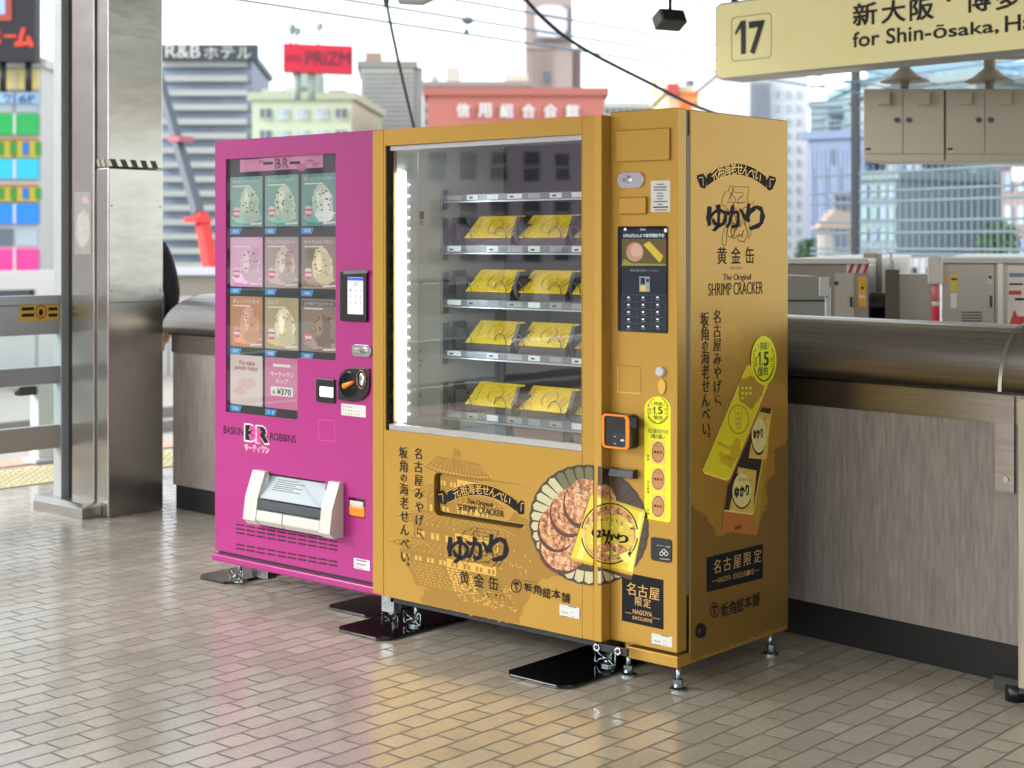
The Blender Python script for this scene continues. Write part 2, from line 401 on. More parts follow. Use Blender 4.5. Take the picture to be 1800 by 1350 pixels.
# ================================================================== SETTING
def mnode(n, op, a, b=None, c=None):
    k = n.nodes.new('ShaderNodeMath'); k.operation = op
    for i, x in enumerate((a, b, c)):
        if x is None: continue
        if isinstance(x, (int, float)): k.inputs[i].default_value = x
        else: n.links.new(x, k.inputs[i])
    return k.outputs[0]
def floor_material():
    m = bpy.data.materials.new('brick_shaped_floor_tiles'); m.use_nodes = True; n = m.node_tree; p = n.nodes['Principled BSDF']
    geo = n.nodes.new('ShaderNodeNewGeometry'); sp = n.nodes.new('ShaderNodeSeparateXYZ'); n.links.new(geo.outputs['Position'], sp.inputs[0])
    wob = n.nodes.new('ShaderNodeTexNoise'); wob.inputs['Scale'].default_value = 9; n.links.new(geo.outputs['Position'], wob.inputs[0])
    wx = mnode(n, 'MULTIPLY', mnode(n, 'SUBTRACT', wob.outputs[0], .5), .005)
    X = mnode(n, 'ADD', sp.outputs[0], wx); Y = mnode(n, 'ADD', sp.outputs[1], wx)
    PX, PY, LONG = .0868, .3066, .2046
    r = mnode(n, 'DIVIDE', mnode(n, 'SUBTRACT', X, .313), PX); ri = mnode(n, 'FLOOR', r); rf = mnode(n, 'SUBTRACT', r, ri)
    odd = mnode(n, 'FLOORED_MODULO', ri, 2.)
    # a small random slip per row keeps the bond from looking ruled
    wn = n.nodes.new('ShaderNodeTexWhiteNoise'); wn.noise_dimensions = '1D'; n.links.new(ri, wn.inputs['W'])
    t = mnode(n, 'DIVIDE', mnode(n, 'ADD', mnode(n, 'ADD', Y, mnode(n, 'MULTIPLY', odd, .150)), mnode(n, 'MULTIPLY', wn.outputs[0], .014)), PY)
    t = mnode(n, 'ADD', t, .68)
    ti = mnode(n, 'FLOOR', t); tf = mnode(n, 'MULTIPLY', mnode(n, 'SUBTRACT', t, ti), PY)
    second = mnode(n, 'GREATER_THAN', tf, LONG)
    # distances to the joints, in metres
    dx = mnode(n, 'MULTIPLY', mnode(n, 'MINIMUM', rf, mnode(n, 'SUBTRACT', 1., rf)), PX)
    dy = mnode(n, 'MINIMUM', mnode(n, 'MINIMUM', tf, mnode(n, 'SUBTRACT', PY, tf)), mnode(n, 'ABSOLUTE', mnode(n, 'SUBTRACT', tf, LONG)))
    d = mnode(n, 'MINIMUM', dx, dy)
    mr = n.nodes.new('ShaderNodeMapRange'); mr.interpolation_type = 'SMOOTHSTEP'
    mr.inputs[1].default_value = .0022; mr.inputs[2].default_value = .0058; n.links.new(d, mr.inputs[0])
    cb = n.nodes.new('ShaderNodeCombineXYZ'); n.links.new(ri, cb.inputs[0]); n.links.new(mnode(n, 'ADD', mnode(n, 'MULTIPLY', ti, 2.), second), cb.inputs[1])
    wt = n.nodes.new('ShaderNodeTexWhiteNoise'); wt.noise_dimensions = '3D'; n.links.new(cb.outputs[0], wt.inputs['Vector'])
    cr = n.nodes.new('ShaderNodeValToRGB'); el = cr.color_ramp.elements
    el[0].color = (*lin('aca596'), 1); el[1].color = (*lin('c0b9a9'), 1); e = el.new(.5); e.color = (*lin('b5ae9f'), 1)
    n.links.new(wt.outputs[0], cr.inputs[0])
    nz = n.nodes.new('ShaderNodeTexNoise'); nz.inputs['Scale'].default_value = 55; nz.inputs['Detail'].default_value = 6; n.links.new(geo.outputs['Position'], nz.inputs[0])
    dirt = n.nodes.new('ShaderNodeTexNoise'); dirt.inputs['Scale'].default_value = 1.7; dirt.inputs['Detail'].default_value = 7; n.links.new(geo.outputs['Position'], dirt.inputs[0])
    vo = n.nodes.new('ShaderNodeTexVoronoi'); vo.inputs['Scale'].default_value = 2.6; n.links.new(geo.outputs['Position'], vo.inputs['Vector'])
    sp2 = n.nodes.new('ShaderNodeSeparateColor'); n.links.new(vo.outputs['Color'], sp2.inputs[0])
    gum = mnode(n, 'MULTIPLY', mnode(n, 'LESS_THAN', mnode(n, 'ADD', vo.outputs['Distance'], mnode(n, 'MULTIPLY', nz.outputs[0], .03)), mnode(n, 'MULTIPLY', sp2.outputs[1], .055)), mnode(n, 'GREATER_THAN', sp2.outputs[0], .45))
    hv = n.nodes.new('ShaderNodeHueSaturation'); n.links.new(cr.outputs[0], hv.inputs['Color'])
    n.links.new(mnode(n, 'ADD', mnode(n, 'ADD', mnode(n, 'MULTIPLY', nz.outputs[0], .32), mnode(n, 'MULTIPLY', dirt.outputs[0], .5)), mnode(n, 'SUBTRACT', .62, mnode(n, 'MULTIPLY', gum, .22))), hv.inputs['Value'])
    mx = n.nodes.new('ShaderNodeMix'); mx.data_type = 'RGBA'; mx.inputs[6].default_value = (*lin('777063'), 1)
    n.links.new(mr.outputs[0], mx.inputs[0]); n.links.new(hv.outputs[0], mx.inputs[7]); n.links.new(mx.outputs[2], p.inputs['Base Color'])
    rg = mnode(n, 'ADD', mnode(n, 'ADD', mnode(n, 'MULTIPLY', dirt.outputs[0], .16), mnode(n, 'MULTIPLY', wt.outputs[0], .03)), .115)
    rg2 = mnode(n, 'ADD', rg, mnode(n, 'MULTIPLY', mnode(n, 'SUBTRACT', 1., mr.outputs[0]), .45)); n.links.new(rg2, p.inputs['Roughness'])
    p.inputs['Specular IOR Level'].default_value = 1.0
    b = n.nodes.new('ShaderNodeBump'); b.inputs['Strength'].default_value = .5; b.inputs['Distance'].default_value = .002
    tilt = mnode(n, 'MULTIPLY', mnode(n, 'SUBTRACT', wt.outputs[0], .5), mnode(n, 'MULTIPLY', rf, .45))
    n.links.new(mnode(n, 'ADD', mnode(n, 'ADD', mr.outputs[0], tilt), mnode(n, 'MULTIPLY', nz.outputs[0], .18)), b.inputs['Height'])
    b2 = n.nodes.new('ShaderNodeBump'); b2.inputs['Strength'].default_value = .12; b2.inputs['Distance'].default_value = .006
    bw = n.nodes.new('ShaderNodeTexNoise'); bw.inputs['Scale'].default_value = 13; n.links.new(geo.outputs['Position'], bw.inputs[0])
    n.links.new(bw.outputs[0], b2.inputs['Height']); n.links.new(b.outputs[0], b2.inputs['Normal']); n.links.new(b2.outputs[0], p.inputs['Normal'])
    return m
FLOORM = floor_material()
CONC = mat('concrete', '9a9a95', .8, 0, .12, 3, .2)
SKYW = mat('canopy_soffit', 'b9b7b2', .7, 0, .06, 2)
mb = MB(); mb.box((-6.25, -40, -.4), (34, 24, 0), FLOORM); mb.build('floor', None, kind='structure')
mb = MB(); mb.box((-900, -900, -8.4), (900, 900, -8), mat('street_asphalt', '8a8b8c', .9, 0, .2, .05)); mb.build('ground', None, kind='structure')
mb = MB(); mb.box((-22, -40, -1.6), (-6.26, 120, -1.15), mat('track_ballast', 'b4ada2', .95, 0, .25, 12, .5)); mb.build('track_bed', None, kind='structure')
mb = MB(); mb.box((-4.7, -7.5, 3.85), (17, 7.4, 4.1), SKYW)  # canopy out of view; its extent is set to shape the light
for k in range(4): mb.box((-4.65, -7 + k * 4.2, 3.6), (16.9, -6.75 + k * 4.2, 3.849), SKYW)
mb.build('roof', None, kind='structure')
# dotted tactile strip along the platform edge
TACT = mat('tactile_yellow', 'd8cda0', .8, 0, .1, 8)
mb = MB(); mb.box((-5.86, -12, .001), (-5.24, 20, .006), TACT)
for i in range(9):
    for j in range(150):
        c = Vector((-5.80 + i * .0625, -1 + j * .0625, .006))
        mb.mesh([c + Vector((.016 * math.cos(a * 1.047), .016 * math.sin(a * 1.047), 0)) for a in range(6)] + [c + Vector((.009 * math.cos(a * 1.047), .009 * math.sin(a * 1.047), .006)) for a in range(6)],
                [(a, (a + 1) % 6, 6 + (a + 1) % 6, 6 + a) for a in range(6)] + [(6, 7, 8, 9, 10, 11)], TACT)
mb.build('tactile_paving', None, kind='structure')
mb = MB(); mb.box((-6.249, -12, .001), (-5.99, 20, .007), mat('edge_stripe_salmon', 'e0b49a', .8)); mb.build('platform_edge', None, kind='structure')

# ------------------------------------------------------------------ counter wall behind the machines
W0, W1, W2, W3 = Vector((2.1, .63)), Vector((-.5, .935)), Vector((-3.98, 1.04)), Vector((-3.98, 6.0))
cw = thing('stairwell_parapet', 'low grey wood-grain parapet wall with rounded stainless cap, behind both vending machines', 'parapet', (-1.0, 1.0, 0))
def sweep(mb, path, prof, m, smooth=False):
    """prof: (offset to the left of travel, z); mitred at corners"""
    rings = []
    for i, p in enumerate(path):
        d0 = (p - path[i - 1]).normalized() if i else (path[1] - p).normalized()
        d1 = (path[i + 1] - p).normalized() if i < len(path) - 1 else d0
        n0, n1 = Vector((-d0.y, d0.x)), Vector((-d1.y, d1.x)); nn = (n0 + n1).normalized(); k = 1 / max(.3, nn.dot(n0))
        rings.append([Vector((p.x + nn.x * o * k, p.y + nn.y * o * k, z)) for o, z in prof])
    n = len(prof)
    mb.mesh([q for r in rings for q in r], [(i * n + k, i * n + (k + 1) % n, (i + 1) * n + (k + 1) % n, (i + 1) * n + k) for i in range(len(path) - 1) for k in range(n)], m, smooth)
    mb.face(rings[0], m); mb.face(rings[-1][::-1], m)
PATH = [W0, W1, W2, W3]     # travelling -X then +Y: left of travel is -Y / -X, i.e. the outside
mb = MB(); sweep(mb, PATH, [(0, .128), (0, .86), (-.16, .86), (-.16, .128)], LAMI); mb.build('wood_panel', cw)
mb = MB(); sweep(mb, PATH, [(-.012, 0), (-.012, .128), (-.15, .128), (-.15, 0)], mat('black_skirting', '08090b', .6)); mb.build('skirting', cw)
mb = MB(); sweep(mb, PATH, [(.006, .83), (.006, .925), (-.16, .925), (-.16, .83)], STEELD); mb.build('steel_band', cw)
prof = [(.03 * 0 + .045 - .20 * (1 - math.cos(t * math.pi / 16)) * .5 * 2 * .92, .935 + .205 * math.sin(t * math.pi / 16)) for t in range(17)]
prof = [(-.155 + .20 * math.cos(math.pi * t / 20), .935 + .205 * math.sin(math.pi * t / 20)) for t in range(21)]
mb = MB(); sweep(mb, PATH, prof, STEELD, True); mb.build('rounded_cap', cw)
mb = MB(); sweep(mb, PATH, [(.02, .924), (.02, .936), (-.3, .936), (-.3, .924)], BLACK); mb.build('shadow_gap', cw)
# cover strip over the cap joint and the flat bracket below it
j0 = fl(1760, 1200); jx = onY(1770, 700, .80).x
def on_wall(x): return .935 + (x + .5) * (.63 - .935) / 2.6
mb = MB()
c0 = Vector((jx, on_wall(jx)))
ring = []
for e in (-.006, .006):
    ring.append([Vector((c0.x + e, c0.y - o, z)) for o, z in [(-.155 + .2035 * math.cos(math.pi * t / 20), .935 + .2085 * math.sin(math.pi * t / 20)) for t in range(21)]])
mb.mesh(ring[0] + ring[1], [(k, k + 1, 21 + k + 1, 21 + k) for k in range(20)], STEELG, True); mb.build('cap_joint', cw)
mb = MB(); xa, xb = onY(1753, 700, .80).x, onY(1788, 700, .80).x
zt, zb_ = onY(1770, 690, .80).z, onY(1770, 864, .80).z
mb.prism([(xa, on_wall(xa) - .014, zb_), (xb, on_wall(xb) - .014, zb_), (xb, on_wall(xb) - .014, .92), (xa, on_wall(xa) - .014, .92)], (0, .012, 0), STEELD)
br = mb.build('bracket', cw)
p = onY(1769, 842, on_wall((xa + xb) / 2) - .014); mb = MB(); mb.tube([p + Vector((0, .0, 0)), p + Vector((0, -.006, 0))], .009, STEELD); mb.build('screw', br)
# the neighbouring section that stands a little forward at the right edge of the photo
kk = thing('counter_section', 'pale beige wood-grain counter section on black feet at the right edge of the photo', 'counter', (1.2, .95, 0))
K0 = fl(1789, 1212, .05); kx = K0.x; ky = K0.y
mb = MB(); mb.prism([(kx, ky, .055), (kx + 1.1, ky - .10, .055), (kx + 1.1, ky - .10, .935), (kx, ky, .935)], (.0, .16, 0), LAMIB); mb.build('panel', kk, .004)
mb = MB(); mb.prism([(kx + .01, ky + .03, .03), (kx + 1.08, ky - .07, .03), (kx + 1.08, ky - .07, .10), (kx + .01, ky + .03, .10)], (-.0, .25, 0), BLACK)
mb.build('skirting', kk)
for dx, dy in ((-.03, .05), (.5, .02)):
    mb = MB(); mb.tube([(kx + dx, ky + dy, 0), (kx + dx, ky + dy, .05)], .03, BLACK, 12); mb.box((kx + dx - .06, ky + dy - .02, .03), (kx + dx + .05, ky + dy + .03, .07), BLACK); mb.build('foot', kk)

# ------------------------------------------------------------------ stainless column at the left
cl = thing('column', 'square brushed stainless steel column with a faded hazard stripe, left of the pink vending machine', 'column', (-4.12, .79, 0))
cx0, cx1, cy0, cy1 = onY(130, 600, .645).x, onY(190.5, 600, .645).x, .645, .985
mb = MB(); mb.box((cx0, cy0, 0), (cx1, cy1, 1.795), STEEL); mb.build('lower_cladding', cl, .006)
mb = MB(); mb.box((cx0 + .002, cy0 + .002, 1.798), (cx1 - .002, cy1 - .002, 3.845), STEEL); mb.build('upper_cladding', cl, .006)
mb = MB(); mb.box((onY(118, 600, .65).x, cy0 + .012, .0), (cx0 - .001, cy1 - .03, 3.84), mat('dark_bronze_channel', '57534b', .35, .8)); mb.build('side_channel', cl)
mb = MB(); mb.box((cx0 - .001, cy0 - .012, .001), (cx0 + .20, cy0 - .001, 3.843), STEEL); mb.build('corner_cover', cl, .004)
mb = MB()
for k in range(5):
    y = cy0 + .03 + k * .062
    mb.face([(cx1 + .001, y, 1.80), (cx1 + .001, y + .032, 1.80), (cx1 + .001, y + .012, 1.84), (cx1 + .001, y - .02, 1.84)], mat('faded_black_tape', '55503f', .6))
for k in range(3):
    x = cx0 + .22 + k * .045
    mb.face([(x, cy0 - .001, 1.80), (x + .022, cy0 - .001, 1.80), (x + .008, cy0 - .001, 1.84), (x - .014, cy0 - .001, 1.84)], mat('worn_tape', '8f8871', .6))
mb.build('hazard_stripe', cl)
mb = MB()
for z in (.35, .75, 1.16, 1.6):
    for y in (cy0 + .02, cy1 - .02): mb.tube([(cx1, y, z), (cx1 + .002, y, z)], .004, DARKB, 8)
mb.build('screws', cl)
mb = MB(); mb.box((cx1 - .001, cy0 + .001, 1.10), (cx1 + .0012, cy1 - .001, 1.103), DARKB); mb.build('panel_seam', cl)
bpz = .075
mb = MB(); mb.prism([(-4.52, .53, 0), (-4.52, .53, bpz * .8), (-4.50, .55, bpz), (-4.42, .72, bpz), (-4.42, .72, 0)], (.0, 0, 0), STEEL) if 0 else None
mb.mesh([fl(58, 897), fl(144, 914), fl(178, 908), fl(120, 880)] + [fl(58, 897) + ZV * .055, fl(144, 914) + ZV * .055, fl(178, 908) + ZV * .055, fl(120, 880) + ZV * .055] + [fl(62, 893) + ZV * .072, fl(145, 910) + ZV * .072, fl(176, 906) + ZV * .072, fl(120, 882) + ZV * .072],
        [(0, 1, 5, 4), (1, 2, 6, 5), (2, 3, 7, 6), (3, 0, 4, 7), (4, 5, 9, 8), (5, 6, 10, 9), (6, 7, 11, 10), (7, 4, 8, 11), (8, 9, 10, 11)], STEEL)
mb.build('base_step', cl, .003)
def sticker_blob(A, c, ru, rv, m): A.ell(c, ru, rv, m, 20, .25)
A = Art('Y', cy0 - .0125)
A.rect((131, 338), (160, 447), mat('old_sticker', '8b8a86', .45, .5, .15, 30), .004); A.ell((146, 402), 12, 34, mat('sticker_white', '9b9b97', .5, 0, .3, 40), 24, .25); A.ell((150, 352), 6, 7, mat('sticker_pink', 'a88a98', .5), 16, .4)
A.build('sticker', cl)

# ------------------------------------------------------------------ platform fence left of the column
fx = onY(111, 600, .645).x
fe = thing('platform_fence', 'grey metal platform fence with glass panes and a yellow warning plate, left of the column', 'fence', (fx, -1.0, 0))
y1f = .64; y0f = -4.2
mb = MB(); mb.box((onY(104, 600, .645).x, y1f - .03, 0), (onY(117.5, 600, .645).x, y1f + .05, 3.84), ALU); mb.build('post', fe, .004)
for yy in (-1.0, -2.6, -4.2):
    mb = MB(); mb.box((fx - .03, yy - .03, 0), (fx + .03, yy + .03, 1.13), ALU); mb.build('post', fe, .004)
for nm, za, zb2, th in (('top_rail', .93, 1.085, .018), ('handrail', 1.088, 1.135, .035), ('mid_rail', .67, .762, .025), ('bottom_rail', .33, .452, .025)):
    mb = MB()
    for a, b in ((y1f - .031, -.97), (-1.03, -2.57), (-2.63, -4.17)): mb.box((fx - th, a, za), (fx + th, b, zb2), ALU if nm != 'bottom_rail' else mat('brown_grey_rail', 'b4aea4', .45, .2))
    mb.build(nm, fe, .003)
for za, zb2 in ((.762, .93), (.452, .67)):
    for a, b in ((y1f - .031, -.97), (-1.03, -2.57), (-2.63, -4.17)):
        mb = MB(); mb.face([(fx, a, za), (fx, b, za), (fx, b, zb2), (fx, a, zb2)], TINTG); mb.build('glass_pane', fe)
A = Art('X', fx + .019)
A.rect((33, 535), (103, 563), mat('yellow_plate', 'cdb23c', .5), .003)
rd = mat('sign_red', 'b0442c', .5)
A.ring((72, 548), 9, 11, 2.4, rd); A.ell((72, 549), 4, 6, CHAR)
for v in (543, 554):
    for u0, u1 in ((38, 60), (85, 101)): A.rect((u0, v - 2.4), (u1, v + 2.4), CHAR)
A.build('warning_plate', fe)
# ------------------------------------------------------------------ low white platform-edge barrier and trackside wall beyond
bx = -6.05
be = thing('edge_barrier', 'white tubular barrier along the platform edge, seen through the fence glass', 'barrier', (bx, 0, 0))
WP = mat('white_paint', 'dfe4e6', .4)
mb = MB(); mb.tube([(bx, -8, .52), (bx, 1.50, .52)], .055, WP, 14); mb.build('rail', be)
for yy in (1.53, -1.2, -4.0):
    mb = MB(); mb.box((bx - .05, yy - .04, 0), (bx + .05, yy + .10, .56), WP); mb.box((bx - .08, yy - .08, 0), (bx + .08, yy + .12, .03), WP); mb.build('post', be, .01)
mb = MB(); mb.box((bx - .02, 1.36, .44), (bx + .05, 1.48, .50), DARKB); mb.build('clamp', be, .005)
tw = thing('trackside_wall', 'white panelled wall with a dark window band across the tracks, seen through the fence glass', 'wall', (-23, 20, -1.6))
WALLW = mat('white_wall_panel', 'dcd8d2', .7, 0, .08, 1.5)
mb = MB(); mb.box((-23.4, -60, -8), (-23, 110, -.1), WALLW); mb.build('wall', tw)
mb = MB(); mb.box((-23.38, -60, .55), (-23.02, 110, .9), WALLW); mb.build('coping', tw)
mb = MB(); mb.box((-23.3, -60, -.099), (-23.1, 110, .549), mat('dark_window_band', '4c505c', .2)); mb.build('window_band', tw)
mb = MB()
for k in range(56): mb.box((-23.05, -60 + 3 * k, -.098), (-22.98, -59.4 + 3 * k, .548), WALLW)
mb.build('mullion', tw)
mb = MB()
for k in range(56): mb.box((-22.999, -60 + 3 * k, -1.6), (-22.99, -59.96 + 3 * k, -.12), mat('panel_joint', 'a9a39b', .8))
mb.build('panel_joint', tw)
for xx in (-9.6, -11.05, -14.6, -16.05):
    mb = MB(); mb.box((xx - .035, -40, -1.15), (xx + .035, 118, -1.0), mat('rail_steel', '8e8a86', .35, .8)); o = mb.build('rail', None)
    tag(o, {-9.6: 'steel running rail nearest the platform edge, beyond the fence', -11.05: 'steel running rail of the near track, second from the platform', -14.6: 'steel running rail of the far track, third from the platform', -16.05: 'steel running rail farthest from the platform, before the white wall'}[xx], 'rail', 'running rails of the tracks')

# ================================================================== PINK MACHINE
yp = .038
X = lambda u, v, y=yp: onY(u, v, y).x
Z = lambda u, v, y=yp: onY(u, v, y).z
PL, PR = -2.342, -1.318
pk = thing('ice_cream_vending_machine', 'magenta pink vending machine with a grid of ice cream pictures in a black window', 'vending machine', (-1.83, .35, 0))
mb = MB(); mb.box((PL + .004, .085, .12), (PR, .66, 1.826), PINK); mb.build('cabinet', pk, .004)
win = [(X(397, 280), Z(397, 280)), (X(590, 265), Z(397, 280)), (X(590, 265), Z(590, 634)), (X(523, 634), Z(590, 634)), (X(523, 738), Z(397, 724)), (X(397, 724), Z(397, 724))]
wx0, wz1, wx1, wzm, wxm, wz0 = win[0][0], win[0][1], win[1][0], win[2][1], win[4][0], win[4][1]
win = [(wx0, wz1), (wx1, wz1), (wx1, wzm), (wxm, wzm), (wxm, wz0), (wx0, wz0)]
dx0, dx1 = X(446, 870), X(572, 890); dz1, dz0 = Z(446, 828), Z(446, 922)
dh = [(dx0, dz1), (dx1, dz1), (dx1, dz0), (dx0, dz0)]
ch = [(X(613, 875), Z(613, 873)), (X(642, 875), Z(613, 873)), (X(642, 875), Z(642, 912)), (X(613, 873), Z(642, 912))]
zbump1, zbump0 = Z(655, 1030), Z(655, 1044)
mb = MB(); holed(mb, [(PL, zbump1 + .014), (PR, zbump1 + .014), (PR, 1.828), (PL, 1.828)], [win, dh, ch], yp, .045, PINK); door = mb.build('door', pk)
mb = MB(); mb.box((PL - .012, yp - .010, zbump0), (PR, .3, zbump1), PINK); mb.build('bumper', pk, .006)
mb = MB(); mb.box((PL + .01, yp + .012, zbump1), (PR, .1, zbump1 + .013), DARKB); mb.build('shadow_gap', pk)
mb = MB(); mb.box((wx0 - .005, yp + .012, wz0 - .005), (wx1 + .005, yp + .06, wz1 + .005), mat('matt_black_panel', '0b0c0f', .5)); wp = mb.build('window_panel', pk)
mb = MB(); mb.mesh([(x, yp + .003, z) for x, z in win], [(0, 1, 2, 3), (0, 3, 4, 5)], ACRY); mb.build('window_acrylic', pk)
# product cards
xs = [(X(401.3, 350), X(458, 350)), (X(462.3, 350), X(521, 350)), (X(526.3, 350), X(588.3, 350))]
zs = [(Z(526, 306), Z(526, 397.5)), (Z(526, 416.4), Z(526, 507)), (Z(526, 524.5), Z(526, 617)), (Z(461, 627), Z(461, 716))]
ycard = yp + .011
def wash(c, k=.3):
    v = [int(c[q:q + 2], 16) for q in (0, 2, 4)]; g = sum(v) / 3
    return ''.join('%02x' % int(x + (g - x) * k) for x in v)
def card(i, j, bgc, ice, ice2, cup, title, titlebg=None):
    bgc = wash(bgc, .2); ice = ice and wash(ice); ice2 = ice2 and wash(ice2)
    A = Art('Y', ycard, .0004); x0, x1 = xs[i]; z1, z0 = zs[j]; w_, h_ = x1 - x0, z1 - z0
    bgm = mat('card_' + bgc, bgc, .45, 0, .10, 6); A.raw([Vector(p) for p in rrect(x0, z0, x1, z1, .006)], bgm)
    P = lambda a, b: Vector((x0 + a * w_, z0 + b * h_))
    rnd = random.Random(i * 7 + j)
    def blob(cx, cz, ra, rb, m, jag=.1, n=30):
        ph = rnd.random() * 9
        A.raw([P(cx + ra * math.cos(2 * math.pi * k / n) * (1 + jag * math.sin(k * 1.7 + ph) * rnd.random()), cz + rb * math.sin(2 * math.pi * k / n) * (1 + jag * math.sin(k * 2.3 + ph) * rnd.random())) for k in range(n)], m)
    if ice:
        im = mat('ice_' + ice, ice, .5, 0, .12, 60, .3); i2 = mat('ice2_' + ice2, ice2, .5, 0, .15, 60)
        sh = mat('card_swirl_' + bgc, tuple_hex(bgc, 1.25), .45, 0, .1, 20)
        blob(.5, .18, .42, .12, sh, .2)
        blob(.60, .42, .30, .30, im, .12); blob(.57, .60, .22, .2, im, .15); blob(.66, .22, .26, .14, i2, .25)
        blob(.72, .50, .12, .18, i2, .35); blob(.5, .5, .08, .2, mat('ice_hi_' + ice, tuple_hex(ice, 1.12), .5), .4)
        for k in range(14):
            a, b = .60 + .24 * (rnd.random() - .5) * 2, .5 + .24 * (rnd.random() - .5) * 2
            blob(a, b, .018 + .02 * rnd.random(), .012 + .012 * rnd.random(), mat('chip_' + cup, cup, .5), .4, 7)
        blob(.2, .345, .10, .05, im, .15); A.raw([P(.08, .33), P(.32, .33), P(.275, .18), P(.125, .18)], mat('cup_pink', 'c9607e', .5)); A.raw([P(.10, .29), P(.30, .29), P(.285, .235), P(.115, .235)], mat('cup_white', 'dcc6ca', .5))
        A.up(); A.raw([P(.62, .03), P(.97, .05), P(.97, .085), P(.62, .065)], STICK)
        if titlebg: A.raw([P(.02, .86), P(.98, .86), P(.98, .96), P(.02, .96)], mat('title_' + titlebg, titlebg, .5))
        if title: A.put(glyphs(title, bold=.01), *P(.08, .865), *P(.9 if len(title) > 6 else .4, .945), STICK)
        A.up(); A.raw([P(.08, .80), P(.62, .80), P(.62, .825), P(.08, .825)], mat('card_line', 'd8d6cf', .5))
    else:
        if i == 0:
            for _ in range(9): blob(rnd.uniform(.2, .8), rnd.uniform(.12, .5), rnd.uniform(.1, .22), rnd.uniform(.04, .1), mat(rnd.choice(['cd_a', 'cd_b', 'cd_c']), {'cd_a': 'c8a9a4', 'cd_b': 'b79a96', 'cd_c': 'e6dcd6'}['cd_a'], .5, 0, .2, 40), .3)
            A.put(glyphs('We make', bold=.03, rough=.03), *P(.26, .80), *P(.76, .90), mat('card_red_text', '9c4a58', .5)); A.put(glyphs('people happy', bold=.03, rough=.03), *P(.14, .68), *P(.86, .79), mat('card_red_text', '9c4a58', .5))
        else:
            A.raw([P(.24, .82), P(.76, .82), P(.76, .875), P(.24, .875)], STICK)
            A.put(glyphs('サーティワン', bold=.02), *P(.16, .62), *P(.86, .72), STICK); A.put(glyphs('カップ', bold=.02), *P(.33, .49), *P(.69, .59), STICK)
            A.raw([Vector(p) for p in rrect(*P(.17, .25), *P(.84, .43), .006)], STICK)
            A.put(glyphs('¥370', bold=.035), *P(.36, .275), *P(.78, .40), CHAR); A.put(glyphs('各', bold=.02), *P(.22, .28), *P(.32, .36), CHAR)
    # blue number tag
    A.up(); a, b = x0, x0 + w_ * .36; t1, t0 = z0 - .006, z0 - .030
    A.raw([Vector((a, t0)), Vector((b - .012, t0)), Vector((b, t1)), Vector((a, t1))], mat('tag_blue', '2f8fd0', .45))
    A.put(glyphs('%02d' % (j * 3 + i + 1), bold=.02), a + w_ * .09, t0 + .006, a + w_ * .25, t1 - .006, STICK)
    A.build('product_card', pk)
def tuple_hex(c, k): return ''.join('%02x' % min(255, int(int(c[q:q + 2], 16) * k)) for q in (0, 2, 4))
card(0, 0, '6fa89c', 'b9cdb0', 'a5c0a8', '6b5348', 'ポッピングシャワー'); card(1, 0, '69a598', 'c0d2b4', 'a9c6ae', '6b5348', 'ポッピングシャワー'); card(2, 0, '5b978e', 'b7ccb2', 'dfe8dc', '5d4338', 'ポッピングシャワー')
card(0, 1, 'd79ac0', 'd6b6c4', 'caa5b4', 'a86a84', 'ベリーベリーストロベリー'); card(1, 1, 'a89290', 'cfc2ae', 'b7a29a', 'a0605a', 'チョップドチョコレート'); card(2, 1, '8f7d6c', 'e2d2a6', 'd6c190', 'a87a4a', 'キャラメルリボン')
card(0, 2, 'c48258', 'd9a074', 'cf9266', '9a6a86', 'オレンジソルベ'); card(1, 2, 'b09f6e', 'e4dab4', 'd0c08e', 'b79a4e', 'バニラ'); card(2, 2, '8a7464', '9a7458', '7d5a44', '3c2a22', 'ジャモカアーモンドファッジ', '5f5148')
card(0, 3, 'cfbdba', None, None, None, None); card(1, 3, 'cf6a98', None, None, None, None)
A = Art('Y', ycard, .0006)
A.poly([(422, 281), (568, 270), (568, 294), (422, 303)], mat('header_pink', 'cf86ac', .5, 0, .15, 9))
for _ in range(6): A.ell((random.choice([446, 460, 545, 555, 530]), random.uniform(280, 296)), random.uniform(5, 13), random.uniform(2, 5), mat('header_swirl', 'b85f8c', .5), 18, .4)
A.text('B', (483, 279), (494, 296), CHAR, outline=.03); A.text('R', (497, 278), (507, 295), CHAR, outline=.03)
A.rect((463, 285), (480, 289), CHAR); A.rect((510, 284), (528, 288), CHAR); A.build('window_header', pk)
# lettering on the door
A = Art('Y', yp)
A.text('BASKIN', (393, 748), (428, 766), CHAR, bold=.02); A.text('ROBBINS', (475, 760), (520, 779), CHAR, bold=.02)
A.text('B', (429, 743), (450.5, 779), STICK, bold=.07); A.text('R', (449, 746), (474, 783), STICK, bold=.07)
A.text('B', (431, 746), (450, 776), CHAR, bold=.07); A.text('R', (451, 748.5), (472, 780), CHAR, bold=.07)
A.text('3', (438.5, 748), (450.2, 775), mat('logo_pink', 'e0378c', .45), bold=.06); A.text('1', (451, 751), (457.5, 779), mat('logo_pink', 'e0378c', .45), bold=.05)
A.text('サーティワン', (430, 780), (473, 798), STICK, bold=.05); A.text('サーティワン', (431.5, 781.5), (471.5, 796.5), mat('logo_pink', 'e0378c', .45), bold=.02)
A.build('brand_lettering', pk)
# vents: flat dark strips painting the shade inside the slots
DK = PINKD
for r0, n in ((920, 3), (955, 2)):
    A = Art('Y', yp)
    for k in range(n):
        for j in range(10):
            a, b = 415 + j * 18.1, 415 + j * 18.1 + 15.6
            v = r0 + k * 7.2 + (j * 18.1) * .175
            A.poly([(a, v), (b, v + 15.6 * .175), (b, v + 3.1 + 15.6 * .175), (a, v + 3.1)], DK, True)
    A.build('vent_slots', pk)
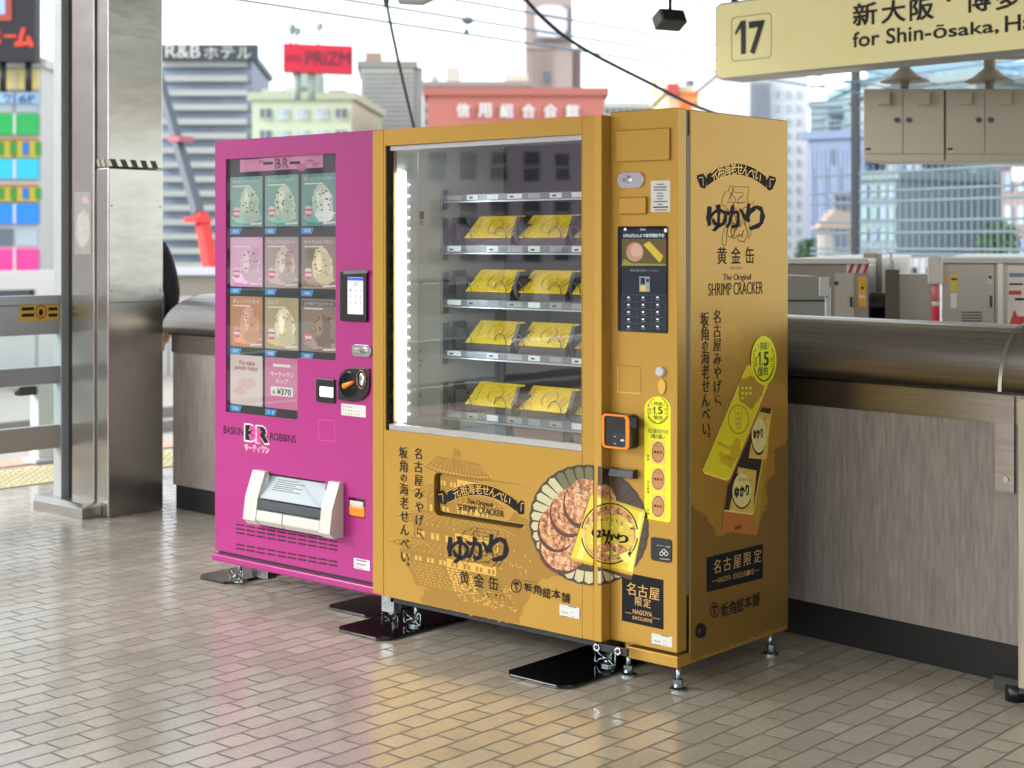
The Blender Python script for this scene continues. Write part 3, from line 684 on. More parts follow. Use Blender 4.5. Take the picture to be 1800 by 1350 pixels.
# dispenser
ds = .075
zc0 = Z(440, 905, yp - .05); xc = [onY(u, 880, yp - .05).x for u in (434.5, 456, 568, 587)]
zt_ = Z(446, 824)
pr = lambda x: [(x, yp - .001, zt_), (x, yp - .022, zt_), (x, yp - .060, zt_ - .10), (x, yp - .072, zt_ - .19), (x, yp - .072, zc0 - .01), (x, yp - .05, zc0 - .035), (x, yp - .001, zc0 - .035)]
for a, b in ((0, 1), (2, 3)):
    mbL = MB(); mbL.prism(pr(xc[a]), (xc[b] - xc[a], 0, 0), WHITE); mbL.build('dispenser_cheek', pk, .0035)
mb = MB(); xm = xc[1] + (xc[2] - xc[1]) * .42
for a, b in ((xc[1] + .001, xm - .002), (xm + .002, xc[2] - .001)): mb.prism([(a, yp - .001, zc0 + .028), (a, yp - .066, zc0 + .028), (a, yp - .070, zc0 - .01), (a, yp - .05, zc0 - .033), (a, yp - .001, zc0 - .033)], (b - a, 0, 0), WHITE)
mb.build('dispenser_sill', pk, .004)
mb = MB(); a, b = xc[1] + .002, xc[2] - .002
mb.mesh([(a, yp - .018, zt_ - .012), (b, yp - .018, zt_ - .012), (b, yp - .055, zt_ - .10), (a, yp - .055, zt_ - .10), (a, yp - .066, zc0 + .03), (b, yp - .066, zc0 + .03)], [(0, 1, 2, 3), (3, 2, 5, 4)], glass('flap_acrylic', (.93, .95, .96), .8)); mb.build('dispenser_flap', pk)
mb = MB(); mb.mesh([(a, yp + .02, zt_ - .02), (b, yp + .02, zt_ - .02), (b, yp - .05, zc0 + .075), (a, yp - .05, zc0 + .075)], [(0, 1, 2, 3)], mat('instruction_paper', 'aebabf', .6, 0, .05, 12))
for k in range(6):
    f = .15 + k * .09; q0 = Vector((a + .04, yp + .0185 - .07 * f, zt_ - .02 - (zt_ - .02 - zc0 - .075) * f)); mb.box(q0, q0 + Vector((.12 + .05 * (k % 2), .0008, .0035)), GREYT)
mb.build('instruction_sheet', pk)
mb = MB(); mb.box((dx0 + .001, yp + .03, dz0 + .001), (dx1 - .001, yp + .044, dz1 - .001), mat('dispenser_inside', '3a3c40', .6)); mb.box((a, yp - .058, zc0 + .035), (b, yp - .05, zc0 + .07), mat('smoke_strip', '50555a', .15)); mb.build('dispenser_chute', pk)
# controls right of the window
mb = MB(); mb.box((X(601, 475), yp - .014, Z(648, 566)), (X(648, 475), yp - .001, Z(601, 475)), BLACK); rd_ = mb.build('payment_reader', pk, .006)
A = Art('Y', yp - .0142)
A.poly([(604, 476), (646, 474), (646, 480), (604, 482)], mat('grey_bezel', '6f7276', .3)); A.rect((611, 487), (638.5, 553), mat('reader_screen', '9a9da2', .4, 0, .03, emit=('b5b8c0', .35))); A.rect((611, 487.5), (638.5, 493.5), mat('screen_blue', '2546b8', .4, emit=('2546b8', .3)))
A.text('10', (622, 496), (628, 502), GREYT)
for j in range(3):
    for i in range(3): A.text(str(j * 3 + i + 1), (615 + i * 9, 508 + j * 11), (617.4 + i * 9, 512 + j * 11), GREYT)
A.build('reader_screen', rd_)
def lock(parent, plane_y, u0, v0, u1, v1, knob):
    a, b = onY(u0, v0, plane_y), onY(u1, v1, plane_y); h = abs(a.z - b.z); mb = MB()
    pts = rrect(a.x, b.z, b.x, a.z, h * .45, 6)
    mb.prism([(p[0], plane_y - .008, p[1]) for p in pts], (0, .0075, 0), CHROME); lo = mb.build('lock', parent, .002)
    k = onY(*knob, plane_y); mb = MB(); mb.tube([k + Vector((0, -.008, 0)), k + Vector((0, -.016, 0))], h * .33, CHROME, 20); mb.tube([k + Vector((0, -.016, 0)), k + Vector((0, -.0185, 0))], h * .18, STEELG, 16); mb.box(k + Vector((-.002, -.0192, -h * .12)), k + Vector((.002, -.0184, h * .12)), DARKB); mb.build('key_cylinder', lo)
    mb = MB(); mb.box((a.x + h * .25, plane_y - .0105, b.z + h * .3), (k.x - h * .3, plane_y - .0078, a.z - h * .3), STEELG); mb.build('handle_recess', lo, .002)
lock(pk, yp, 621, 605, 654, 628, (641, 617))
mb = MB(); mb.box((X(558, 664), yp - .009, Z(558, 706)), (X(590, 664), yp - .001, Z(558, 664)), BLACK); bo = mb.build('banknote_slot', pk, .004)
mb = MB(); q = [onY(u, v, yp - .011) for u, v in ((563, 679), (586, 680), (586, 699), (563, 697))]
mb.box((q[0].x, yp - .016, q[2].z), (q[1].x, yp - .009, q[0].z), mat('slot_white', 'dfe3e6', .3, emit=('dfe8ee', .4))); mb.build('slot_lip', bo, .004)
mb = MB(); pts = []
for u, v in ((597, 702), (597, 672), (601, 657), (610, 649), (622, 646.5), (651, 648), (651.5, 680), (648, 694), (638, 703), (622, 706)): p = onY(u, v, yp); pts.append((p.x, yp - .009, p.z))
mb.prism(pts, (0, .0085, 0), BLACK); co = mb.build('coin_panel', pk, .002)
c = onY(612.5, 676, yp - .009); mb = MB(); mb.tube([c, c + Vector((0, -.004, 0))], .05, GLOSSB, 26); mb.build('return_dial', co, .002)
mb = MB(); p0, p1 = onY(605, 679, yp - .018), onY(622, 671, yp - .018); mb.tube([p0, p0 * .5 + p1 * .5, p1], [.012, .009, .006], ORANGE, 10); mb.build('return_lever', co)
c = onY(636, 667, yp - .009); mb = MB()
mb.tube([c + Vector((.0 + .024 * math.cos(t * math.pi / 12), -.002, .034 * math.sin(t * math.pi / 12))) for t in range(25)], .003, mat('bronze_ring', '8f7a5a', .3, .8), 6); mb.ball(c + Vector((0, 0, 0)), (.016, .006, .026), CHROME); mb.box(c + Vector((-.014, -.0075, -.001)), c + Vector((.014, -.004, .001)), DARKB); mb.build('coin_slot', co)
A = Art('Y', yp - .0092); A.char('〇', A.q(647, 655), .02, mat('bronze_ring', '8f7a5a', .3, .8))
for k in range(4): A.rect((609 + k * 4, 653 + k * 1.5), (611 + k * 4, 655 + k * 1.5), mat('bronze_ring', '8f7a5a', .3, .8))
A.build('coin_marks', co)
A = Art('Y', yp)
A.rect((600, 709), (643, 734), STICK, .003)
for r in range(3):
    for k in range(4): A.rect((603 + k * 4.5, 712.5 + r * 6.2 + k * .8), (605.5 + k * 4.5, 714.8 + r * 6.2 + k * .8), mat('sticker_green', '7a9a6a', .5), 0, True)
    A.rect((623, 716 + r * 6), (640 - r * 3, 718 + r * 6), GREYT)
A.build('price_sticker', pk)
A = Art('Y', yp); A.rect((622, 980), (650, 1004), STICK, .003)
for r in range(5): A.rect((626, 985 + r * 3.2), (630 + random.random() * 16, 986.4 + r * 3.2), GREYT)
A.build('rating_sticker', pk)
A = Art('Y', yp)
for a, b in (((560, 738), (560, 773)), ((588, 739), (588, 776)), ((560, 773), (588, 776)), ((560, 738), (588, 739))): A.line(a, b, .0018, mat('pink_edge', 'e45cae', .4))
A.build('cover_outline', pk)
mb = MB(); q0, q1 = onY(613, 873, yp), onY(642, 912, yp)
mb.box((q0.x, yp + .02, q1.z), (q1.x, yp + .04, q0.z), mat('coin_cup_steel', '9a8f86', .25, .9)); cr_ = mb.build('coin_return', pk)
mb = MB(); mb.box((q0.x + .002, yp - .004, q1.z + .002), (q1.x - .002, yp + .016, q1.z + .045), ORANGE); mb.build('coin_cup', cr_, .008)
mb = MB(); mb.box((q0.x + .01, yp - .0055, q1.z + .042), (q1.x - .006, yp + .0, q1.z + .062), WHITE); mb.build('coin_label', cr_, .003)
def leg_bolt(parent, x, y, ztop, wing=False, zf=0.0):
    mb = MB(); mb.tube([(x, y, zf + .012), (x, y, ztop)], .0085, ZINC, 10)
    mb.tube([(x, y, zf), (x, y, zf + .006), (x, y, zf + .012), (x, y, zf + .020)], [.028, .028, .016, .012], ZINC, 14, True, False)
    mb.tube([(x, y, zf + .020), (x, y, zf + .034)], .016, ZINC, 6, True, False)
    o = mb.build('levelling_foot', parent)
    if wing:
        mb = MB()
        for sx in (-1, 1):
            L = [(x + sx * .006, y - .02, zf + .030), (x + sx * .022, y - .022, zf + .036), (x + sx * .035, y - .02, zf + .052), (x + sx * .042, y - .02, zf + .050), (x + sx * .042, y - .02, zf + .010), (x + sx * .035, y - .02, zf + .006), (x + sx * .022, y - .022, zf + .020), (x + sx * .006, y - .02, zf + .024)]
            mb.tube(L, .0028, ZINC, 6)
        mb.tube([(x, y - .022, zf + .020), (x, y - .022, zf + .034)], .008, ZINC, 8); mb.build('clip', o)
    return o
leg_bolt(pk, PL + .085, .10, .13, True, .012); leg_bolt(pk, PR - .10, .16, .13, True, .012)
mb = MB(); mb.box((PL + .11, .14, .03), (PL + .21, .19, .11), ZINC); mb.build('foot_bracket', pk, .003)
for k in range(2):
    mb = MB(); mb.tube([(PL + .14 + k * .04, .139, .085), (PL + .14 + k * .04, .13, .085)], .012, ZINC, 10); mb.build('bolt', pk)

# ================================================================== GOLD MACHINE
ym = -.05
gm = thing('snack_vending_machine', 'gold vending machine with a glass display window, castle print and tall control column', 'vending machine', (-.66, .3, 0))
GX0, GXS, GX1 = onY(655, 229, ym).x, -1.255, -.262
ztop, zbot = 1.817, .129
wx0, wx1, wz0, wz1 = -1.247, -.341, .731, 1.759
INW = mat('inner_white_wall', 'e2e5e2', .45, 0, .04, 3)
INB = mat('inner_back_wall', '17161b', .6, 0, .06, 3)
# cabinet shell (hollow behind the window)
mb = MB(); mb.box((GX0, .0, .131), (-1.252, .66, ztop - .002), GOLD); cab = mb.build('side_wall', gm, .003)
mb = MB(); mb.box((-1.2515, .012, .66), (-1.2505, .60, 1.80), INW); mb.build('inner_wall', gm)
mb = MB(); mb.box((-1.2515, .605, .131), (-.275, .66, ztop - .002), INB); mb.build('back_wall', gm)
mb = MB(); mb.box((-1.2515, .005, 1.785), (-.27, .604, ztop - .003), INW); mb.build('ceiling_panel', gm)
mb = MB(); mb.box((-1.2515, .005, .131), (-.27, .604, .66), INB); mb.build('lower_body', gm)
mb = MB(); mb.box((-.33, .005, .661), (-.272, .604, 1.784), INB); mb.build('partition', gm)
mb = MB(); mb.box((GX0, ym, zbot + .002), (GXS - .003, -.001, ztop), GOLD); mb.build('frame_strip', gm, .002)
# pocket
pk0 = [(onY(u, v, ym).x, onY(u, v, ym).z) for u, v in ((763, 830), (922, 852), (922, 928), (763, 905))]
px0, px1, pz1, pz0 = pk0[0][0], pk0[1][0], pk0[0][1], pk0[3][1]
pocket = rrect(px0, pz0, px1, pz1, .022)
mb = MB(); holed(mb, [(GXS, zbot), (-.3385, zbot), (-.3385, ztop), (GXS, ztop)], [[(wx0, wz0), (wx1, wz0), (wx1, wz1), (wx0, wz1)], pocket], ym, .045, GOLD); door = mb.build('display_door', gm)
mb = MB(); mb.box((-.338, ym, zbot), (-.291, -.002, ztop), GOLD); mb.build('door_rail', gm, .0015)
mb = MB(); mb.prism([(-.2908, ym + .0005, zbot), (-.2635, ym + .0035, zbot), (-.262, ym + .0055, zbot), (-.262, -.0025, zbot), (-.2908, -.0025, zbot)], (0, 0, ztop - zbot), GOLD); mb.build('door_edge', gm)
mb = MB(); mb.box((GXS + .001, -.004, ztop - .03), (-.27, .005, ztop - .003), BLACK); mb.build('top_gap', gm); mb = MB(); mb.box((GXS + .004, -.02, zbot - .026), (-.265, .3, zbot - .0005), DARKB); mb.build('base_rail', gm)
SILV = mat('silver_trim', 'b2b4b2', .35, .7)
mb = MB()
mb.box((wx0 + .012, ym + .012, wz1 - .018), (wx1, ym + .030, wz1 - .001), SILV); mb.build('top_trim', gm)
mb = MB(); mb.box((wx0 + .006, ym + .008, wz0 + .001), (wx1, ym + .030, wz0 + .021), SILV); mb.build('bottom_trim', gm)
mb = MB(); mb.box((wx0 + .0005, ym + .008, wz0), (wx0 + .011, ym + .030, wz1), GLOSSB); mb.build('gasket', gm)
mb = MB(); mb.face([(wx0 + .011, ym + .020, wz0 + .02), (wx1, ym + .020, wz0 + .02), (wx1, ym + .020, wz1 - .017), (wx0 + .011, ym + .020, wz1 - .017)], CLEAR); mb.build('window_glass', gm)
# LED strip on the inner left wall
mb = MB(); mb.box((-1.2500, .016, .76), (-1.236, .034, 1.66), mat('led_strip', 'f4faff', .4, emit=('eaf6ff', 7.0)))
led = mb.build('light_strip', gm)
mb = MB()
for k in range(22): mb.ball((-1.235, .060, .78 + k * .04), .0022, mat('led_dot', 'f4faff', .4, emit=('eaf6ff', 5.0)), 8, 5)
mb.box((-1.2499, .050, .75), (-1.240, .110, 1.67), INW); mb.build('light_bar', led)
mb = MB(); mb.box((-1.2502, .118, .68), (-1.245, .124, 1.78), mat('bright_edge', 'eef2f2', .3)); mb.build('wall_seam', gm)
A = Art('X', -1.2504)
A.rect((718, 371), (745, 385), mat('brown_tape', '6d6254', .6)); A.rect((719, 386), (744, 396), mat('bracket_shade', 'a9aaa4', .5))
nt_ = mat('notice_print', '8f9698', .6)
for k in range(20):
    A.rect((720.5, 617 + k * 4.2), (723 + 17 * random.random() + 3, 618.2 + k * 4.2), nt_)
A.build('inner_notice', gm)
# trays
TY = .252
TRAYM = mat('tray_steel', '6c7076', .35, .6)
TAGM = mat('price_tag', 'cfd6d6', .4); TAGD = mat('price_tag_grey', '8a9094', .4)
tz = []
for r, (vt, vb) in enumerate(((343, 354), (431, 443.5), (525, 536.5), (614, 625.5), (720, 733))):
    z1, z0 = onY(778, vt, TY).z, onY(778, vb, TY).z; tz.append((z0, z1))
    mb = MB(); mb.box((-1.249, TY + .0105, z0), (-.335, .598, z0 + .006), TRAYM); tr = mb.build('tray', gm)
    mb = MB(); mb.box((-1.249, TY, z0), (-.335, TY + .010, z1), TRAYM); mb.box((-1.249, TY - .006, z0 - .006), (-.335, TY + .004, z0 - .001), SILV); mb.build('tray_lip', tr)
    A = Art('Y', TY)
    for k in range(9):
        u0 = 786 + k * 27.5; v = (vt + vb) / 2 + (u0 - 786) * (.07 - .11 * (r == 4) - .0) * 0
        a = Vector((-1.225 + k * .1, z0 + .003)); b = a + Vector((.055 if k % 3 else .07, z1 - z0 - .006))
        A.raw([a, Vector((b.x, a.y)), b, Vector((a.x, b.y))], TAGM if (k * 7 + r * 3) % 4 and not (r and k % 2) else TAGD)
        if (k + r) % 2: A.raw([a + Vector((.012, .005)), a + Vector((.03, .005)), a + Vector((.03, .011)), a + Vector((.012, .011))], CHAR)
    A.build('price_tag', tr)
    mb = MB(); mb.box((-1.2495, TY - .012, z0 - .03), (-1.238, TY + .02, z1 + .1 if r else z1 + .02), SILV); mb.build('tray_post', tr)
mb = MB(); mb.box((-1.17, .26, .662), (-.94, .3, .745), mat('grey_flap', '7e8488', .4)); mb.build('delivery_flap', gm, .003)
mb = MB(); mb.box((-.91, .27, .662), (-.68, .31, .74), mat('carton_brown', '6e5138', .7)); mb.box((-.63, .27, .662), (-.42, .31, .735), mat('carton_brown', '6e5138', .7)); mb.build('delivery_guard', gm)
HEXM = mat('hex_guide', '1c191b', .45)
COILM = mat('coil_wire', '55585c', .3, .8)
cxs = [-1.225, -.905, -.645]
cols = [(-1.150, -.925), (-.893, -.665), (-.632, -.405)]
for r in range(1, 5):
    zt0 = tz[r][0] + .006
    for x in (-1.222, -.905, -.648):
        mb = MB(); cy, cz = TY + .055, zt0 + .068
        mb.prism([(x, cy + .05 * math.cos(a), cz + .066 * math.sin(a)) for a in [rad(d) for d in (0, 60, 120, 180, 240, 300)]], (.016, 0, 0), HEXM)
        mb.prism([(x + .008, cy - .035, cz - .06), (x + .045, cy + .0, cz - .06), (x + .045, cy, cz + .03), (x + .008, cy - .035, cz + .035)], (.0, .004, 0), HEXM)
        mb.build('column_guide', gm)
    for a, b in cols:
        for xx in (a + .0, (a + b) / 2 + .06):
            mb = MB(); mb.tube([(xx + .035 * math.cos(t), TY + .012 + .004 * t, zt0 + .045 + .042 * math.sin(t)) for t in [k * .33 for k in range(20)]], .0018, COILM, 5); mb.build('spiral_coil', gm)
# ---- tins
TIN = mat('tin_gold_lid', 'ffd412', .28, .2, .12, 14, .08); TIND = mat('tin_dark_wrapper', '2c201a', .5); EMB = mat('tin_embossing', 'b08e14', .3, .6)
def make_tin(loc, label):
    t = thing('cracker_tin', label, 'tin', loc, 'gold cracker tins on the trays of the gold vending machine')
    L = Vector(loc); w_ = .225
    mb = MB(); mb.prism([L + Vector((-w_ / 2, 0, 0)), L + Vector((-w_ / 2, 0, .045)), L + Vector((-w_ / 2, .072, .126)), L + Vector((-w_ / 2, .10, .10)), L + Vector((-w_ / 2, .10, 0))], (w_, 0, 0), TIND); mb.build('wrapper', t)
    n = Vector((0, -.081, .072)).normalized(); up = Vector((0, .072, .081)).normalized(); o = L + Vector((0, 0, .045)) + n * .002
    mb = MB(); ln = .108
    pts = [o + Vector((-w_ / 2 - .002, 0, 0)), o + Vector((w_ / 2 + .002, 0, 0)), o + Vector((w_ / 2 + .012, 0, 0)) + up * ln, o + Vector((-w_ / 2 + .012, 0, 0)) + up * ln]
    mb.prism(pts, n * .004, TIN); lid = mb.build('lid', t, .001)
    mb = MB(); c = o + n * .0043 + up * ln * .5 + Vector((.01, 0, 0))
    for rr in (.036, .031):
        mb.tube([c + Vector((rr * math.cos(k * math.pi / 12), 0, 0)) + up * rr * math.sin(k * math.pi / 12) for k in range(25)], .0009, EMB, 4)
    for k in range(7): mb.box(c + Vector((-.08 - .0015 * k, 0, 0)) + up * (k - 3) * .011, c + Vector((-.077 - .0015 * k, 0, 0)) + up * ((k - 3) * .011 + .004) + n * .0006, CHAR)
    for k in range(5): mb.tube([c + Vector((-.016 + .003 * k, 0, 0)) + up * (.018 - .009 * k), c + Vector((.016 - .002 * k, 0, 0)) + up * (.018 - .009 * k)], .0009, EMB, 4)
    for k in range(6): mb.tube([c + Vector((.05 + .006 * k, 0, 0)) - up * .03, c + Vector((.05 + .009 * k, 0, 0)) + up * (-.01 + .012 * (k % 3))], .0008, EMB, 4)
    mb.build('embossed_emblem', lid)
    return t
rown = {1: 'upper', 2: 'second', 3: 'third', 4: 'lowest'}
first = None
for r in range(1, 5):
    for c_, (a, b) in enumerate(cols):
        loc = Vector(((a + b) / 2, TY + .020, tz[r][0] + .0062))
        lab = 'gold cracker tin on the %s filled tray, %s column of the gold machine' % (rown[r], ('left', 'middle', 'right')[c_])
        if first is None: first = make_tin(loc, lab); continue
        t = first.copy(); COL.objects.link(t); t.location = loc; t.rotation_euler = (random.uniform(-.03, .03), 0, random.uniform(-.06, .06)); t['label'] = lab
        for chd in list(first.children):
            q = chd.copy(); COL.objects.link(q); q.parent = t
            for g in chd.children: h = g.copy(); COL.objects.link(h); h.parent = q
# pocket insert (recessed flap with print)
mb = MB(); yi = ym + .028
mb.mesh([(px0 - .003, ym + .0445, pz0 - .003), (px1 + .003, ym + .0445, pz0 - .003), (px1 + .003, ym + .0445, pz1 + .003), (px0 - .003, ym + .0445, pz1 + .003)], [(0, 1, 2, 3)], DARKB)
mb.mesh([(px0 + .016, yi, pz0 + .012), (px1 + .0, yi - .022, pz0 + .012), (px1 + .0, yi - .022, pz1 - .001), (px0 + .016, yi, pz1 - .001)], [(0, 1, 2, 3)], GOLD)
mb = MB(); mb.box((px0 - .002, ym + .040, pz0 - .002), (px1 + .002, ym + .0448, pz1 + .002), DARKB); mb.build('pocket_back', gm)
mb = MB(); mb.prism([(p[0], ym + .014, p[1]) for p in rrect(px0 + .017, pz0 + .012, px1 - .001, pz1 - .002, .018)], (0, .012, 0), GOLD); flap = mb.build('delivery_door', gm, .002)

# ---- castle print: generic keep with stacked curved roofs
def castle(A, T, body, light, stone, dots=True):
    """T maps local castle coordinates (0..1, 0..1, y down) to photo px"""
    def P(*l): return [T(x, y) for x, y in l]
    def roof(x0, x1, y, h, lift):
        n = 12; top = []; bot = []
        for k in range(n + 1):
            t = k / n; s_ = abs(2 * t - 1)
            bot.append((x0 + (x1 - x0) * t, y + h - lift * s_ ** 3)); top.append((x0 + (x1 - x0) * (.5 + (t - .5) * .62), y + h * .28 * s_ ** 2 * 0))
        A.poly(P(*(top + bot[::-1])), body)
        A.up(.000015)
        if dots:
            for j in range(22):
                t = (j + .5) / 22; s_ = abs(2 * t - 1); x = x0 + (x1 - x0) * t; yy = y + h * .80 - lift * s_ ** 3 * .9
                A.poly(P((x - .004, yy - .006), (x + .004, yy - .006), (x + .004, yy + .006), (x - .004, yy + .006)), light, True)
            for j in range(16):
                t = (j + .5) / 16; s_ = abs(2 * t - 1); x = x0 + (x1 - x0) * t; xt = x0 + (x1 - x0) * (.5 + (t - .5) * .66); 
                A.line(T(xt, y + h * .15), T(x, y + h * .68 - lift * s_ ** 3 * .8), .0012, light, True)
    def wall(x0, x1, y0, y1, nw):
        A.poly(P((x0, y0), (x1, y0), (x1, y1), (x0, y1)), body)
        A.poly(P(((x0 + x1) * .5 - (x1 - x0) * .02, y0 + .01), (x1 - .01, y0 + .01), (x1 - .01, y1), ((x0 + x1) * .5 - (x1 - x0) * .02, y1)), light)
        A.up(.000015)
        for j in range(nw):
            x = x0 + (x1 - x0) * (j + .5) / nw; d = (x1 - x0) / nw * .13; m_ = body if x > (x0 + x1) * .5 - (x1 - x0) * .02 else light
            for e in (-1.3, 1.3): A.poly(P((x + d * e - d * .8, y0 + (y1 - y0) * .45), (x + d * e + d * .8, y0 + (y1 - y0) * .45), (x + d * e + d * .8, y1 - (y1 - y0) * .12), (x + d * e - d * .8, y1 - (y1 - y0) * .12)), m_, True)
    def gable(cx, y, w_, h):
        A.poly(P((cx, y - h), (cx + w_ * .3, y - h * .42), (cx + w_, y), (cx + w_ * .55, y - h * .04), (cx, y - h * .62), (cx - w_ * .55, y - h * .04), (cx - w_, y), (cx - w_ * .3, y - h * .42)), body)
        A.poly(P((cx, y - h * .5), (cx + w_ * .36, y - h * .06), (cx - w_ * .36, y - h * .06)), body)
        A.line(T(cx, y - h * .74), T(cx + w_ * .62, y - h * .08), .0012, light); A.line(T(cx, y - h * .74), T(cx - w_ * .62, y - h * .08), .0012, light)
    wall(.36, .66, .19, .27, 4); wall(.28, .74, .36, .47, 5); wall(.18, .82, .56, .67, 6); wall(.08, .80, .755, .83, 8)
    roof(.26, .76, .06, .13, .035); gable(.50, .12, .16, .12)
    A.poly(P((.47, .03), (.485, -.03), (.50, .0), (.515, -.02), (.53, .03)), body)
    roof(.16, .86, .27, .11, .04); gable(.38, .37, .13, .11); roof(.06, .94, .46, .12, .045); gable(.56, .57, .2, .14)
    roof(.0, .88, .66, .11, .05); gable(.25, .75, .13, .1)
    # stone base
    A.poly(P((.12, .83), (.78, .83), (.90, 1.0), (.20, 1.0)), body); A.up(.000015)
    rnd = random.Random(3)
    for j in range(8):
        for i in range(15):
            x = .44 + i * .030 + j * .008 + rnd.uniform(-.006, .006); y = .845 + j * .0195
            if x > .80 + j * .012: continue
            d = .011; q = [(x - d, y - .007), (x + d * .6, y - .008), (x + d, y + .004), (x - d * .2, y + .008), (x - d, y + .005)]
            A.poly(P(*q), light if i < 6 else stone, True)
        for i in range(9):
            x = .16 + i * .028 + j * .012 + rnd.uniform(-.008, .008); y = .845 + j * .0195
            A.poly(P((x - .006, y - .004), (x + .007, y - .002), (x + .002, y + .006)), light, True)
def torn(A, pts, m, amp=2.2, seed=1):
    """polygon with a ragged, torn outline"""
    out = []
    for i in range(len(pts)):
        a, b = Vector(pts[i]), Vector(pts[(i + 1) % len(pts)]); n = max(1, int((b - a).length / 4))
        for k in range(n):
            p = a + (b - a) * k / n
            if k: p = p + Vector((noise.noise((p.x * .16, p.y * .16, seed)), noise.noise((p.x * .16, p.y * .16, seed + 5)))) * amp * 1.6 + Vector((noise.noise((p.x * .6, p.y * .6, seed)), noise.noise((p.x * .6, p.y * .6, seed + 3)))) * amp
            out.append((p.x, p.y))
    A.poly(out, m)
A = Art('Y', ym, .0003)
FX0, FX1 = 684, 922
def TF(x, y):
    u = FX0 + (FX1 - FX0) * x; return (u, 790 + 250 * y + (u - 790) * .19)
def front_print(A):
    torn(A, [(740, 1058), (760, 1010), (850, 950), (905, 900), (925, 912), (960, 930), (1000, 960), (1010, 985), (985, 1012), (950, 1016), (940, 1040), (918, 1068), (912, 1098), (760, 1064)], GOLDD, 4, 2)
    castle(A, TF, GOLDD, GOLDL, GOLDB)
    rnd = random.Random(5)
    for _ in range(60):
        x, y = rnd.uniform(805, 905), rnd.uniform(1030, 1075); y += (x - 850) * .1
        if y > 1052 + (x - 790) * .2: continue
        a = rnd.random() * 6
        for k in range(3): A.line((x, y), (x + 4.5 * math.cos(a + k * 2.1), y + 4 * math.sin(a + k * 2.1)), .0032, GOLDL, True)
    for _ in range(12): A.ell((rnd.uniform(870, 935), rnd.uniform(960, 1010)), 1.2, 2.2, GOLDL, 6)
_l = A.l
for H in ([(1, 1, pz1)], [(1, -1, pz0)], [(0, -1, px0), (1, -1, pz1), (1, 1, pz0)], [(0, 1, px1), (1, -1, pz1), (1, 1, pz0)]):
    A.clip = H; A.l = _l; front_print(A)
A.build('castle_print', gm)
A = Art('Y', ym, .0021)
A.vtext('坂角の海老せんべい。', (709, 784), (713, 1003), .047, CHAR, 'の', sx=1.0, **MINCHO)
A.vtext('名古屋みやげに、', (735, 786), (739, 955), .044, CHAR, 'に', sx=1.0, **MINCHO)
A.build('slogan', gm); A = Art('Y', ym, .0023)
logo(A, 788, 938, 893, 992, 812, 922, 888, 1006, CHAR, CHAR); A.build('brush_logo', gm); A = Art('Y', ym, .0022)
for i, c in enumerate('黄金缶'): A.char(c, A.q(817 + i * 25.5, 1016 + i * 5), .050, CHAR, **dict(bold=.012))
A.up(); A.text('おうごんかん', (826, 1034), (852, 1040), BROWNK, bold=.01)
A.build('product_name', gm); A = Art('Y', ym, .0022)
A.ring((908, 1030), 8.6, 11, 1.3, CHAR)
for k in (-1, 0, 1): A.line((908 + k * 2.4, 1023), (908 + k * .8, 1038), .0016, CHAR); A.ell((908 + k * 3, 1024 + abs(k) * 2), 1.8, 2.4, CHAR, 10)
for i, c in enumerate('坂角総本舗'): A.text(c, (921 + i * 16.6, 1024 + i * 4.0 - (i % 2) * 2), (936 + i * 16.6, 1041 + i * 4.6 + (i % 3) * 1.5), CHAR, bold=.014, rough=.05)
A.text('ばんかく', (923, 1019), (944, 1025), CHAR, bold=.01)
A.build('maker_mark', gm)
def rating(parent, ax, val, a, b, name='rating_sticker'):
    A = Art(ax, val); A.rect(a, b, mat('sticker_edge', 'b9b4a8', .4, .4), .003); A.rect((a[0] + 1.2, a[1] + 1.2), (b[0] - 1.2, b[1] - 1.2), STICK, .003)
    w_, h_ = b[0] - a[0], b[1] - a[1]
    A.rect((a[0] + w_ * .12, a[1] + h_ * .18), (a[0] + w_ * .42, a[1] + h_ * .25), CHAR); A.rect((a[0] + w_ * .46, a[1] + h_ * .20), (a[0] + w_ * .85, a[1] + h_ * .24), GREYT)
    for k in range(4): A.rect((a[0] + w_ * .12, a[1] + h_ * (.42 + k * .12)), (a[0] + w_ * (.3 + .15 * (k % 2)), a[1] + h_ * (.46 + k * .12)), GREYT); A.rect((a[0] + w_ * .55, a[1] + h_ * (.42 + k * .12)), (a[0] + w_ * (.65 + .1 * (k % 2)), a[1] + h_ * (.45 + k * .12)), GREYT)
    A.build(name, parent)
rating(gm, 'Y', ym - .0020, (983, 1061), (1019, 1089))
A = Art('Y', ym + .014, .0003)
def TP(x, y): return TF(x, y)
A.clip = [(0, 1, px0 + .020), (0, -1, px1 - .004), (1, 1, pz0 + .016), (1, -1, pz1 - .006)]
front_print(A)
A.clip = None; A.l = .0021
ribbon(A, 848, 861, 76, 21, 19, CHAR, GOLDL, '元祖海老せんべい', .036, GOLDL, .13)
A.text('The Original', (822, 876), (866, 894.5), CHAR, **SERIF); A.text('SHRIMP CRACKER', (805, 885.5), (886, 909), CHAR, bold=.014, thin=.012)
A.build('flap_print', gm)

